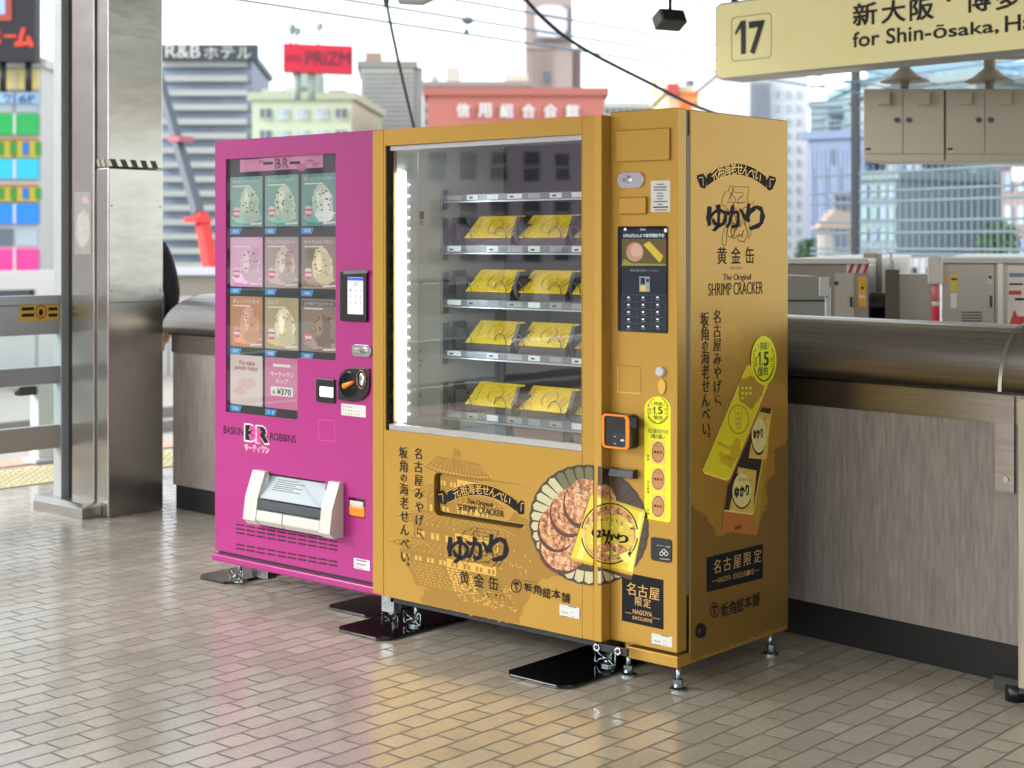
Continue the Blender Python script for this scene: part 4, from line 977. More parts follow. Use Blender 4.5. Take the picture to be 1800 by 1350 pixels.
# ---- control column
cab_x0 = -.2605
mb = MB(); mb.box((-.258, .072, .0815), (0, .6585, 1.827), GOLD); mb.build('column_body', gm, .003)
mb = MB(); mb.box((onY(1101, 1140, 0).x, .0, .0815), (0, .071, .118), GOLD); mb.build('plinth', gm, .002)
mb = MB(); mb.box((-.2655, .0, .128), (-.001, .052, 1.829), GOLD); mb.build('control_door', gm, .003)
mb = MB(); mb.box((-.255, .0525, .1185), (-.006, .0715, 1.82), BLACK); mb.build('door_gap', gm)
mb = MB(); mb.box((-.0062, .053, .30), (-.002, .0712, 1.745), mat('grey_gasket', '6d6c62', .5)); mb.build('gasket', gm)
X0 = lambda u, v: onY(u, v, 0.0).x
Z0 = lambda u, v: onY(u, v, 0.0).z
def raised(name, a, b, y0, y1, m, bev, parent=gm):
    p, q = onY(*a, 0), onY(*b, 0); mb = MB(); mb.box((p.x, y0, q.z), (q.x, y1, p.z), m); return mb.build(name, parent, bev)
raised('blank_cover', (1085, 230), (1179, 281), -.010, -.0005, GOLD, .003)
lock(gm, 0.0, 1088, 304, 1133, 329, (1103, 317))
raised('blank_slot', (1090, 347), (1138, 376), -.012, -.0005, GOLD, .004)
A = Art('Y', 0.0); A.rect((1144, 318), (1178, 372), STICK, .002)
for r, (a, b) in enumerate(((.3, .7), (.15, .85), (.15, .8), (.32, .62), (.3, .68), (.32, .64), (.15, .85), (.33, .62), (.12, .9), (.2, .86))):
    A.rect((1144 + 34 * a, 323 + r * 4.9 + (r > 2) * 1), (1144 + 34 * b, 324.8 + r * 4.9 + (r > 2) * 1), GREYT if r != 8 else CHAR)
A.build('notice_sticker', gm)
# touch screen
p, q = onY(1087, 398, 0), onY(1174, 586, 0)
mb = MB(); mb.prism([(t[0], -.004, t[1]) for t in rrect(p.x, q.z, q.x, p.z, .006)], (0, .0037, 0), GLOSSB); sc_ = mb.build('touch_screen', gm)
A = Art('Y', -.0042, .0003)
SD = lambda n, c, e=.12: mat(n, c, .12, 0, .02, 5, emit=(c, e))
A.rect((1093, 404), (1171, 582), SD('screen_dark', '1b2128', .25))
A.rect((1093, 420), (1171, 467), SD('screen_photo', '4a3f24', .3)); A.ell((1116, 443), 15, 17, SD('screen_cracker', '8a6e5a', .3)); A.ell((1119, 440), 10, 12, SD('screen_cracker2', '9d806a', .3), 18, .1)
A.poly([(1131, 430), (1141, 424), (1166, 450), (1160, 462)], SD('screen_tin', 'a08a30', .3)); A.poly([(1097, 455), (1110, 463), (1171, 464), (1171, 467), (1093, 467)], SD('screen_green', '6f6e30', .3))
A.text('5月26日(火)より販売開始予定', (1096, 411), (1168, 418), SD('screen_text', 'b9c0c4', .4)); A.rect((1097, 401), (1101, 405), SD('screen_text', 'b9c0c4', .4)); A.rect((1125, 402), (1135, 405), SD('screen_text2', '6f7880', .3)); A.ell((1170, 405), 2.5, 3.5, SD('screen_text', 'b9c0c4', .4))
A.text('商品の番号を押してください', (1108, 473), (1158, 478), SD('screen_text2', '6f7880', .3))
A.rect((1124, 486), (1142, 513), SD('screen_text2', '6f7880', .3)); A.rect((1126, 488), (1134, 500), SD('screen_dark', '1b2128', .25)); A.rect((1126, 502), (1135, 512), SD('screen_yellow', 'a08a28', .4)); A.rect((1136, 490), (1141, 496), SD('screen_dark', '1b2128', .25))
for i in range(4): A.line((1093 + i * 26, 518), (1093 + i * 26, 581), .0012, SD('screen_line', '39424a', .3))
for j in range(6): A.line((1093, 518 + j * 12.5), (1171, 519 + j * 13), .0012, SD('screen_line', '39424a', .3))
for j in range(5):
    for i in range(3): A.rect((1103 + i * 25.5, 521.5 + j * 12.8), (1107 + i * 25.5, 524 + j * 12.8), SD('screen_text', 'b9c0c4', .4)); A.rect((1102 + i * 25.5, 526.5 + j * 12.8), (1109 + i * 25.5, 527.6 + j * 12.8), SD('screen_text2', '6f7880', .3))
A.build('screen_image', sc_)
A = Art('Y', 0.0)
for a, b, m_ in (((1086, 642), (1126, 645), GOLDD), ((1086, 642), (1086, 689), GOLDL), ((1126, 645), (1126, 692), GOLDD), ((1086, 689), (1126, 692), GOLDL)): A.line(a, b, .004, m_)  # flat light and dark lines painted as the emboss's lit and shaded edges
A.build('painted_emboss_frame', gm)
c = onY(1163, 653, 0); mb = MB(); mb.tube([c, c + Vector((0, -.012, 0)), c + Vector((0, -.015, 0))], [.016, .016, .012], mat('grey_button', 'c9cbcc', .4), 20, True, False); mb.build('push_button', gm)
c = onY(1164.5, 680, 0); mb = MB(); mb.prism([(c.x + .0145 * math.cos(t) * (1.0 + .15 * math.sin(t)), -.005, c.z + .024 * math.sin(t)) for t in [k * math.pi / 14 for k in range(28)]], (0, .0046, 0), GOLDL); mb.build('key_cover', gm, .002)
# card reader
p, q = onY(1074, 724, 0), onY(1126, 789, 0)
mb = MB(); mb.prism([(t[0], -.045, t[1]) for t in rrect(p.x, q.z, q.x - .006, p.z, .018)], (0, .0447, 0), BLACK); cr_ = mb.build('card_reader', gm, .003)
mb = MB(); hb = [(t[0], t[1]) for t in rrect(p.x, q.z, q.x - .008, p.z, .016)]; hi_ = [(t[0], t[1]) for t in rrect(p.x + .010, q.z + .006, q.x - .022, p.z - .006, .010)]
holed(mb, hb, [hi_], -.050, .0048, ORANGE); mb.build('reader_bezel', cr_)
A = Art('Y', -.0452); yv = -.045
A.poly([(1079, 735), (1119, 734), (1119, 752), (1079, 752)], GLOSSB); A.poly([(1077, 762), (1110, 764), (1110, 785), (1077, 782)], mat('reader_pad', '1b2333', .4))
for (a, b) in ((1081, 767), (1106, 769), (1081, 780), (1106, 782)): A.rect((a - 1.5, b - .8), (a + 1.5, b + .8), STICK)
A.ell((1094, 774), 3.5, 2, STICK, 14); A.ring((1107, 745), 2, 3, .8, GREYT); A.build('reader_face', cr_)
p, q = onY(1078, 820, 0), onY(1121, 842, 0); mb = MB(); mb.prism([(p.x, 0, q.z), (p.x, -.030, q.z + .004), (p.x, -.024, p.z - .002), (p.x, 0, p.z)], (q.x - p.x, 0, 0), mat('dark_glossy_handle', '2b2d33', .18, .3)); mb.build('pull_handle', gm, .002)
# neon sticker
A = Art('Y', 0.0)
L = [(1133 + 23 + 23 * math.cos(rad(a)), 719 - 22 * math.sin(rad(a))) for a in range(180, -1, -12)]
A.poly([(1133, 905), (1133, 720)] + L + [(1179, 722), (1179, 908), (1178, 917), (1174, 918.5), (1137, 911.5), (1133.5, 909)], YEL)
def badge(A, c, s, sl=.12):
    A.ring(c, 21 * s, 24.5 * s, 1.4, OLIVE, 40, 25, 155); A.ring(c, 21 * s, 24.5 * s, 1.1, OLIVE, 30, 200, 250); A.ring(c, 21 * s, 24.5 * s, 1.1, OLIVE, 30, 290, 340)
    A.up()
    for k in range(14):
        for sg in (-1, 1):
            t = rad(90 + sg * (14 + k * 8)); x, y = c[0] + 19 * s * math.cos(t), c[1] + 22 * s * math.sin(t)
            A.ell((x, y), 1.4 * s, 1.0 * s, OLIVE, 6, 0, True)
    x, y = c
    A.text('突破', (x - 8 * s, y - 18 * s), (x + 9 * s, y - 9 * s), OLIVE, bold=.02)
    A.line((x - 13 * s, y - 17 * s), (x - 10 * s, y - 10 * s), .0016, OLIVE); A.line((x + 14 * s, y - 17 * s), (x + 11 * s, y - 10 * s), .0016, OLIVE)
    DG_ = mat('dark_green_print', '12301a', .5); A.text('ONE', (x - 10 * s, y - 8 * s), (x - 5 * s, y + 7 * s), DG_); A.text('.', (x - 3.4 * s, y + 4.6 * s), (x - 1.2 * s, y + 7 * s), DG_); A.text('5', (x, y - 8 * s), (x + 9.5 * s, y + 7 * s), DG_, bold=.05, thin=.03)
    A.text('億枚', (x - 9 * s, y + 8 * s), (x + 10 * s, y + 18 * s), OLIVE, bold=.022)
    for sg, tx in ((-1, '総数'), (1, '売上')):
        for k, c_ in enumerate(tx): A.text(c_, (x + sg * 14.5 * s - 2.4 * s, y - 5 * s + k * 6 * s), (x + sg * 14.5 * s + 2.4 * s, y + k * 6 * s), OLIVE, bold=.01)
badge(A, (1156.5, 722), .92)
A.text('名古屋ゆかりの', (1139.5, 752), (1174.5, 764), OLIVE, bold=.02); A.text('3種の願い', (1144, 762), (1169, 773), OLIVE, bold=.02)
CRK = mat('print_cracker', 'c98a55', .5, 0, .25, 120); CRL = mat('print_cream', 'e9cf6a', .5)
for k, tx in enumerate(('健康', '名古屋城', '幸福')):
    y = 779 + k * 47.5; A.poly([(1144.5, y - 6), (1170, y - 4), (1170, y + 38), (1144.5, y + 36)], CRL)
    A.ell((1157, y + 16), 10.5, 17.5, CRK); A.ring((1157, y + 16), 10.5, 17.5, 1.0, BROWNK); A.text('ゆかり', (1149.5, y + 12.5), (1164.5, y + 19.5), CHAR, bold=.06)
    A.rect((1150, y + 4), (1164, y + 6), BROWNK)
    for j, c_ in enumerate(tx): A.text(c_, (1137.3, y + 22 + j * 6 - len(tx) * 1.0), (1141.6, y + 27 + j * 6 - len(tx) * 1.0), OLIVE, bold=.015)
A.build('neon_sticker', gm)
# coin return and black label
p, q = onY(1145, 943, 0), onY(1181, 990, 0)
mb = MB(); mb.prism([(t[0], -.004, t[1]) for t in rrect(p.x, q.z, q.x, p.z, .010)], (0, .0037, 0), BLACK); cr_ = mb.build('coin_return', gm, .002)
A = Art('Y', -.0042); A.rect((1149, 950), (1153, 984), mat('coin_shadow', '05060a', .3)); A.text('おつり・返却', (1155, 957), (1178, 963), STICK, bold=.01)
for dx, dy in ((0, 0), (-4, 4), (4, 4)): A.ring((1167 + dx, 969 + dy), 3, 3.4, 1.1, STICK, 16)
A.line((1160, 982), (1178, 984), .0015, STICK); A.build('coin_mark', cr_)
A = Art('Y', 0.0); A.poly([(1093.3, 1005), (1166.5, 1019.5), (1166.5, 1107), (1093.3, 1091)], CHAR)
GT = mat('pale_gold_print', 'cfa85e', .4, .3)
for i, c in enumerate('名古屋'): A.char(c, A.q(1109.5 + i * 20.4, 1035.5 + i * 4.2), .043, GT, **MINCHO)
for i, c in enumerate('限定'): A.char(c, A.q(1122.5 + i * 15, 1057.5 + i * 3.2), .031, GT, **MINCHO)
A.up(); A.text('NAGOYA', (1112.4, 1070), (1146.5, 1085), GT, bold=.016); A.text('EXCLUSIVE', (1112.4, 1082), (1146.5, 1095), GT, bold=.016)
A.line((1099, 1076), (1110, 1078.3), .0016, GT); A.line((1148, 1086), (1160, 1088.5), .0016, GT)
A.build('exclusive_label', gm)
rating(gm, 'Y', 0.0, (1145, 1112), (1182, 1139))

# ---- dish of crackers printed across both doors
DISHD = mat('dish_dark', '3a2e26', .4); DISHL = mat('dish_celadon', 'c6c196', .4, 0, .12, 20); DISHM = mat('dish_olive', '6d6c4c', .4, 0, .15, 20)
CRA = ramp_mat('cracker_print', [(.36, '6a3418'), (.48, 'bb7d52'), (.64, 'eec397')], 75, (1, 1, 1), .5, 0, 6)
CRS = mat('cracker_shadow', '5a3028', .5); PACK = mat('packet_yellow', 'e3cd3a', .35, .1, .15, 12); PACKL = mat('packet_gloss', 'f4e878', .3, 0, .1, 30); PACKO = mat('packet_ochre', 'cfae34', .35)
def dish(A):
    c = (1036, 923); ru, rv = 104, 105
    def E(t, f): return (c[0] + ru * f * math.cos(t), c[1] + rv * f * math.sin(t) + (math.cos(t) * ru * f) * .075)
    n = 34
    A.poly([E(2 * math.pi * k / (n * 4), 1.0 + .012 * abs(math.sin(math.pi * k / 4))) for k in range(n * 4)], DISHD)
    A.up(.000015)
    for k in range(n):
        a, b = 2 * math.pi * (k + .05) / n, 2 * math.pi * (k + .97) / n; m_ = (a + b) / 2
        ang = (math.degrees(m_)) % 360
        lit = 50 < ang < 235; mid = 35 < ang < 272
        mm = DISHL if lit else (DISHM if mid else mat('dish_brown', '4a3a30', .4))
        f0 = (.78 if ang < 165 else .70) if lit else .64
        A.poly([E(a, f0), E(b, f0), E(b - .01, .95), E(m_, .985), E(a + .01, .95)], mm, True)
    def crk(x, y, a, b, sd):
        A.ell((x - 3, y + 5), a * 1.02, b * 1.02, CRS, 30, .05); A.ell((x, y), a, b, CRA, 44, .05)
    crk(993, 961, 41, 42, 1); crk(983, 926, 34, 39, 2); crk(1005, 898, 35, 41, 3); crk(1062, 880, 21, 28, 7); crk(1029, 882, 35, 41, 4)
    A.ell((1018, 862), 4.2, 5.2, GREYT, 14); A.ell((1017, 861), 3.4, 4.2, SILV, 14)
    A.poly([(1039, 867), (1134, 908), (1110, 1020), (1002, 984)], CRS); A.poly([(1040.5, 866), (1135, 898), (1112, 1010), (1003, 983)], PACK)
    A.poly([(1050, 870), (1060, 873), (1022, 988), (1013, 986)], PACKL); A.poly([(1125, 896), (1131, 898), (1111, 1006), (1103, 1004)], PACKL)
    A.poly([(1004, 979), (1112, 1006), (1112, 1011), (1003, 983)], PACKO); A.poly([(1040, 866), (1135, 897), (1134, 902), (1039, 870)], PACKO)
    A.ell((1072, 938), 46, 50, CRA, 40, .02); A.ell((1072, 942), 43, 38, mat('packet_film', 'd9c048', .3, 0, .2, 60), 34, .12)
    A.ell((1072, 967), 30, 12, CRA, 24, .1)
    A.ring((1072, 938), 49, 53, 2.4, CHAR, 48, 8, 172); A.ring((1072, 938), 49, 53, 2.4, CHAR, 48, 190, 352)
    rnd = random.Random(2)
    A.up(.000015)
    for k in range(36):
        x, y = rnd.uniform(1036, 1110), rnd.uniform(912, 972)
        A.poly([(x, y), (x + rnd.uniform(4, 12), y + rnd.uniform(-3, 3)), (x + rnd.uniform(3, 9), y + rnd.uniform(2, 6))], PACKL if k % 3 else PACKO, True)
    for i, ch_ in enumerate('NAGOYA'):
        a = (i - 2.5) * 9; A.text(ch_, (1071 + a - 2.4, 909 + abs(a) ** 1.5 * .04 + a * .14), (1071 + a + 2.4, 916 + abs(a) ** 1.5 * .04 + a * .14), BROWNK, bold=.02)
    for i, ch_ in enumerate('ゆかり'): A.text(ch_, (1040 + i * 21, 929 + i * 4), (1064 + i * 21, 948 + i * 4.5), CHAR, bold=.05, rough=.06)
    A.poly([(1088, 975), (1106, 968), (1108, 990), (1098, 988)], PACKL); A.poly([(1103, 972), (1109, 969), (1108, 980)], CHAR)
    for k in range(26): x = 1006 + k * 4.1; A.poly([(x, 983 + k * 1.03), (x + 4.1, 984 + k * 1.03), (x + 2, 987 + k * 1.03)], PACKO)
for ax, yv, lo, hi in (('Y', ym, -3, -.2908), ('Y', ym + .0025, -.2906, -.2625), ('X', -.262, ym + .006, -.003), ('Y', 0.0, -.2600, 3)):
    A = Art(ax, yv, .0021 if yv == ym else .0003); A.clip = (lo, hi)
    dish(A); 
    o = A.build('dish_print', gm)

# ---- printed right side (X = 0)
A = Art('X', 0.0, .0003)
SBK = [(1209, 1150), (1209, 880), (1240, 905), (1262, 930), (1300, 920), (1335, 905), (1352, 880), (1345, 855), (1362, 835), (1358, 800), (1372, 790), (1385, 770), (1385, 1097), (1209, 1168)]
lo_y, hi_y = .0725, .6575
A.clip = (lo_y, hi_y)
torn(A, [(1213, 600), (1255, 640), (1290, 610), (1330, 600), (1360, 665), (1384, 680), (1384, 900), (1213, 900)], GOLDS, 3, 4)
def TS(x, y):
    u = 1175 + 175 * x; return (u, 548 + 395 * y - (u - 1260) * .14)
castle(A, TS, GOLDS, GOLD, GOLDD, True)
torn(A, [(1200, 880), (1240, 905), (1262, 945), (1290, 930), (1310, 938), (1335, 920), (1350, 880), (1346, 850), (1362, 830), (1360, 795), (1372, 785), (1392, 765), (1392, 1093), (1200, 1168)], GOLDB, 3.5, 7)
A.clip = None
A.build('castle_print', gm)
A = Art('X', 0.0, .0006)
ribbon(A, 1294.5, 297, 65, 22, 20, CHAR, GOLDL, '元祖海老せんべい', .042, GOLDL, .03)
A.build('ribbon_banner', gm); A = Art('X', 0.0, .0006)
logo(A, 1243, 358, 1343, 405, 1268, 325, 1325, 432, CHAR, CHAR); A.build('brush_logo', gm); A = Art('X', 0.0, .0006)
for i, c in enumerate('黄金缶'): A.char(c, A.q(1269 + i * 24.5, 450 - i * .2), .060, CHAR, **dict(bold=.012))
A.up(); A.text('おうごんかん', (1284, 468), (1304, 473), BROWNK, bold=.01)
A.text('The Original', (1271, 482), (1320, 495), CHAR, **SERIF); A.text('SHRIMP CRACKER', (1245, 498), (1341, 516), CHAR, **SERIF)
A.build('product_name', gm); A = Art('X', 0.0, .0022)
A.vtext('名古屋みやげに、', (1260, 545), (1261, 722), .047, CHAR, 'に', **MINCHO); A.vtext('坂角の海老せんべい。', (1238, 549), (1241, 778), .050, CHAR, 'の', **MINCHO)
A.build('slogan', gm); A = Art('X', 0.0, .0022)
# tin picture
TL_ = mat('tin_print_lid', 'f3e01c', .35, .2, .12, 8); TLD = mat('tin_print_shade', 'b8941e', .35, .2); TLR = mat('tin_print_copper', 'c47a34', .4, .2); TDK = mat('tin_print_inside', '2a1d10', .5)
A.poly([(1338, 714), (1356, 716), (1357, 726), (1330, 938), (1328, 941), (1271, 934), (1269, 930), (1270, 905), (1290, 780)], TLR)
A.poly([(1339, 716), (1355, 718), (1322, 904), (1272, 897), (1290, 780)], TDK)
A.poly([(1352, 728), (1357, 726), (1331, 936), (1323, 905)], TLD)
for (x, y, a, b) in ((1333, 765, 16, 40), (1303, 862, 21, 38)):
    A.poly([(x - a - 2, y + b), (x - a * .3, y - b - 3), (x + a + 5, y - b + 3), (x + a - 2, y + b + 3)], mat('tin_print_packet', 'dcbc50', .3, .1, .35, 60)); A.ell((x, y), a * .8, b * .78, mat('tin_print_film', 'ecd88a', .3, 0, .3, 90), 22, .1); A.ring((x, y), a * .85, b * .82, 1.6, CHAR, 30, 30, 250)
A.text('ゆかり', (1290, 856), (1316, 871), CHAR, bold=.07); A.text('ゆかり', (1323, 755), (1340, 770), CHAR, bold=.07)
for i, ch_ in enumerate('NAGOYA'): A.text(ch_, (1297 + i * 3.6, 840 + abs(i - 2.5) * .8), (1299.5 + i * 3.6, 844 + abs(i - 2.5) * .8), BROWNK, bold=.02)
A.text('ゆかり', (1291, 925), (1303, 929), CHAR, bold=.06)
A.poly([(1235, 826), (1279, 843), (1279, 852), (1235, 837)], TLR)
A.poly([(1279, 843), (1352, 668), (1355, 676), (1280, 851)], TLR)
A.poly([(1234, 828), (1311, 644), (1315, 641), (1350, 660), (1352, 668), (1281, 842), (1277, 844), (1237, 831)], TL_)
A.line((1237, 831), (1277, 844), .005, PACKL); A.line((1281, 842), (1352, 668), .003, PACKL); A.line((1311, 644), (1234, 828), .003, PACKL); A.line((1272, 897), (1322, 904), .004, PACKL); A.line((1322, 904), (1355, 720), .004, PACKL)
torn(A, [(1300, 668), (1318, 660), (1345, 668), (1338, 695), (1320, 720), (1300, 705), (1296, 690)], TLD, 2, 8)
for k in range(7): A.rect((1302 + (k % 3) * 7, 680 + (k // 3) * 9), (1306 + (k % 3) * 7, 684 + (k // 3) * 9), TL_)
A.ring((1297, 737), 17.5, 25, 1.6, TLD, 36); 
for k in range(4): A.ring((1297, 722 + k * 9), 7 - k, 5, 1.1, TLD, 16)
A.line((1297, 720), (1297, 755), .0018, TLD)
for i, ch_ in enumerate('NAGOYA'): A.text(ch_, (1262 + i * 5.0, 777 + i * 2.3), (1265.6 + i * 5.0, 782.5 + i * 2.3), BROWNK, bold=.02)
torn(A, [(1262, 795), (1280, 800), (1290, 770), (1300, 772), (1298, 800), (1285, 822), (1266, 815)], mat('tin_print_tone', 'd8bc1e', .35, .2), 2.5, 9)
for k in range(5): A.ring((1275 + k * 3, 806 + k), 5, 5, .9, TLD, 12, 180, 360)
A.build('tin_picture', gm); A = Art('X', 0.0, .0036)
A.ell((1341, 633.5), 22.5, 43, YEL, 44)
x, y = 1341, 633.5
A.ring((x, y), 18.5, 36, 1.3, OLIVE, 30, 20, 160); A.up()
for k in range(16):
    for sg in (-1, 1):
        t = rad(90 + sg * (12 + k * 7.5)); A.ell((x + 18 * math.cos(t), y + 35 * math.sin(t)), 1.3, 1.5, OLIVE, 6, 0, True)
DG = mat('dark_green_print', '12301a', .5)
A.text('突破', (x - 7, y - 32), (x + 6, y - 19), OLIVE, bold=.02); A.line((x - 11, y - 30), (x - 9, y - 20), .002, OLIVE); A.line((x + 9, y - 32), (x + 7, y - 21), .002, OLIVE)
A.text('ONE', (x - 10.5, y - 15), (x - 5.5, y + 9), DG); A.text('.', (x - 3.6, y + 5.6), (x - 1.4, y + 9), DG); A.text('5', (x - .4, y - 15), (x + 9, y + 9), DG, bold=.05, thin=.03); A.text('億枚', (x - 11, y + 11), (x + 8, y + 26), OLIVE, bold=.022)
for sg, tx in ((-1, '総数'), (1, '売上')):
    for k, c_ in enumerate(tx): A.text(c_, (x + sg * 13.5 - 2, y - 6 + k * 9), (x + sg * 13.5 + 2, y + 2 + k * 9), OLIVE, bold=.01)
A.build('neon_badge', gm); A = Art('X', 0.0, .0022)
# black label and maker's mark
A.poly([(1241.5, 980), (1340, 956), (1340, 1016), (1241.5, 1041)], CHAR)
for i, c in enumerate('名古屋限定'): A.char(c, A.q(1259.5 + i * 17.8, 996 - i * 4.6), .049, GT, **MINCHO)
A.up()
for i, c in enumerate('NAGOYA EXCLUSIVE'):
    if c != ' ': A.text(c, (1260.5 + i * 4.0, 1015.5 - i * 1.0), (1264 + i * 4.0, 1023.5 - i * 1.0), GT, **SERIF)
A.line((1251, 1022), (1259, 1020), .002, GT); A.line((1325, 1003.5), (1333, 1001.5), .002, GT)
A.build('exclusive_label', gm); A = Art('X', 0.0, .0022)
A.ring((1255, 1072), 7.6, 12.5, 1.2, CHAR)
for k in (-1, 0, 1): A.line((1255 + k * 2.2, 1064), (1255 + k * .7, 1081), .0022, CHAR); A.ell((1255 + k * 2.6, 1065 + abs(k) * 2), 1.5, 2.4, CHAR, 10)
for i, c in enumerate('坂角総本舗'): A.text(c, (1266 + i * 13.8, 1062 - i * 4.6), (1279 + i * 13.8, 1082 - i * 4.8 + (i % 3)), CHAR, bold=.014, rough=.05)
A.build('maker_mark', gm)
c = onX(1229, 1108, 0); mb = MB(); mb.tube([c, c + Vector((.012, 0, 0)), c + Vector((.016, 0, 0))], [.0225, .0225, .018], BLACK, 24, True, False); mb.build('rubber_bumper', gm)
# ---- feet, bracket
for x, y in ((-.028, .045), (-.245, .075), (-.035, .60)): leg_bolt(gm, x, y, .0815)
leg_bolt(gm, -1.20, .06, .10, True, .012); leg_bolt(gm, -.345, .10, .105, True, .012)
p, q = onY(1043, 1131, ym + .01), onY(1098, 1155, ym + .01)
mb = MB(); mb.box((p.x, ym + .006, onY(1043, 1143, ym).z), (q.x + .012, ym + .018, onY(1043, 1130, ym).z), DARKB); bk = mb.build('joining_bracket', gm, .002)
for u, v in ((1051, 1137), (1088, 1144)):
    c = onY(u, v, ym + .006); mb = MB(); mb.tube([c + Vector((0, .001, 0)), c + Vector((0, -.008, 0))], .0125, CHROME, 6, True, False); mb.tube([c + Vector((0, -.008, 0)), c + Vector((0, -.010, 0))], .0075, DARKB, 12); mb.build('bolt', bk)
mb = MB(); mb.box((-1.30, -.02, .06), (-1.235, .02, .1275), ZINC); mb.build('foot_bracket', gm, .003)
# ---- black base plates on the floor
def plate(label, x0, x1, y0, y1, cut=.035):
    mb = MB(); t = .010
    out = [(x0 + cut, y0), (x1 - cut, y0), (x1, y0 + cut), (x1, y1), (x0, y1), (x0, y0 + cut)]
    mb.prism([(x, y, .001) for x, y in out], (0, 0, t), PLATE)
    o = mb.build('base_plate', None, .003); tag(o, label, 'base plate', 'black anti-tip base plates under the machine feet')
plate('glossy black base plate under the left foot of the pink machine', -2.50, -2.28, .055, .62)
plate('glossy black base plate under the right foot of the pink machine, partly overlapped', -1.685, -1.415, .04, .62)
plate('glossy black base plate under the left foot of the gold machine, reflecting pink', -1.405, -1.14, -.165, .45)
plate('glossy black base plate under the middle feet of the gold machine', -.555, -.285, -.20, .45)

# ================================================================== HUNG ABOVE THE PLATFORM
def vplane(u0, t0, u1, t1):
    p0, p1 = dp(u0, HOR, t0), dp(u1, HOR, t1); d = Vector((p1.x - p0.x, p1.y - p0.y, 0)).normalized(); n = Vector((d.y, -d.x, 0))
    if n.dot(CAMP - p0) < 0: n = -n
    def at(u, v, off=0.):
        r = ray(u, v); return CAMP + r * ((p0 + n * off - CAMP).dot(n) / r.dot(n))
    at.n = n; at.d = d; at.p0 = p0; at.p1 = p1
    return at
def prect(mb, at, u0, v0, u1, v1, m, off=.05, th=.04):
    mb.prism([at(u0, v1, off), at(u1, v1, off), at(u1, v0, off), at(u0, v0, off)], at.n * -th, m); return mb
def ptext(mb, at, t, u0, v0, u1, v1, m, off, **k):
    V, Fc = glyphs(t, **k); a0 = min(v.x for v in V); a1 = max(v.x for v in V); b0 = min(v.y for v in V); b1 = max(v.y for v in V)
    p, q, r_ = at(u0, v1, off), at(u1, v1, off), at(u0, v0, off); q.z = p.z if abs(u1 - u0) < 0 else q.z
    ex = Vector((q.x - p.x, q.y - p.y, 0)); ez = Vector((0, 0, r_.z - p.z))
    mb.mesh([p + ex * ((v.x - a0) / (a1 - a0)) + ez * ((v.y - b0) / (b1 - b0)) for v in V], Fc, m)
SP0 = dp(1258, HOR, 9.5); SD_ = Vector((1, -.085, 0)).normalized()
class _S: pass
sat = vplane(1258, 9.5, 1258 + 700, (9.5) ); 
def sat_(): 
    n = Vector((SD_.y, -SD_.x, 0)); n = n if n.dot(CAMP - SP0) > 0 else -n
    def at(u, v, off=0.): r = ray(u, v); return CAMP + r * ((SP0 + n * off - CAMP).dot(n) / r.dot(n))
    at.n = n; at.d = SD_; return at
sat = sat_()
sg = thing('platform_sign', 'long pale yellow hanging sign for platform 17 with black Japanese and English lettering', 'sign', (SP0.x + 1.5, SP0.y, 2.4))
zt1, zb1 = sat(1258, 10).z, sat(1258, 138).z
def slab(mb, s0, s1, z0, z1, r, y0, y1, m):
    P = rrect(s0, z0, s1, z1, r, 6); o = Vector((SP0.x, SP0.y, 0))
    mb.prism([o + SD_ * a + sat.n * y1 + ZV * z for a, z in P], sat.n * (y0 - y1), m)
SIGNY = mat('lit_sign_face', 'cfc793', .10, 0, .05, 3, emit=('e0d79a', .12), rvar=.04)
mb = MB(); slab(mb, -.006, 3.6, zb1 - .012, zt1 + .012, .05, -.22, -.004, mat('sign_case', '8b8a86', .35, .6)); mb.build('case', sg, .004)
mb = MB(); slab(mb, .006, 3.588, zb1, zt1, .045, -.0035, .002, SIGNY); mb.build('sign_face', sg)
mb = MB()
P = rrect(sat(1285, 60).x * 0 + (sat(1286, 90) - SP0).dot(SD_), sat(1286, 109).z, (sat(1357, 60) - SP0).dot(SD_), sat(1286, 31).z, .03, 6)
o = Vector((SP0.x, SP0.y, 0)) + sat.n * .004; pts = [o + SD_ * a + ZV * z for a, z in P]
for i in range(len(pts)):
    a, b = pts[i], pts[(i + 1) % len(pts)]; c = sum(pts, Vector()) / len(pts)
    mb.face([a, b, b + (c - b).normalized() * .006, a + (c - a).normalized() * .006], mat('sign_grey_line', '8a8564', .4))
SK = mat('sign_black', '17181c', .3)
def stext(t, ul, ur, vt, vb, **k):
    V, Fc = glyphs(t, **k); a0 = min(v.x for v in V); a1 = max(v.x for v in V); b0 = min(v.y for v in V); b1 = max(v.y for v in V)
    s0, s1 = (sat(ul, vb) - SP0).dot(SD_), (sat(ur, vb) - SP0).dot(SD_); z0, z1 = sat(ul, vb).z, sat(ul, vt).z
    mb.mesh([o + sat.n * .001 + SD_ * (s0 + (s1 - s0) * (v.x - a0) / (a1 - a0)) + ZV * (z0 + (z1 - z0) * (v.y - b0) / (b1 - b0)) for v in V], Fc, SK)
stext('ONE', 1293, 1312, 38, 97); stext('7', 1317, 1346, 38, 97, bold=.05)
mb.build('platform_number', sg); mb = MB()
for i, c in enumerate('新大阪'): stext(c, 1499.5 + i * 50, 1543 + i * 50, 7 - i * 0 - i * 4.2, 47.5 - i * 4.6, bold=.03)
stext('・', 1664, 1673, -4, 4, bold=.04)
for i, c in enumerate('博多'): stext(c, 1697 + i * 54, 1743 + i * 54, -18 - i * 5, 24 - i * 5, bold=.03)
mb.build('japanese_lettering', sg); mb = MB()
stext('for Shin-', 1499.5, 1638, 57, 84.5, bold=.022); stext('ōsaka,', 1641, 1757, 45, 72, bold=.022); stext('Hakata', 1767, 1900, 28, 57.5, bold=.022)
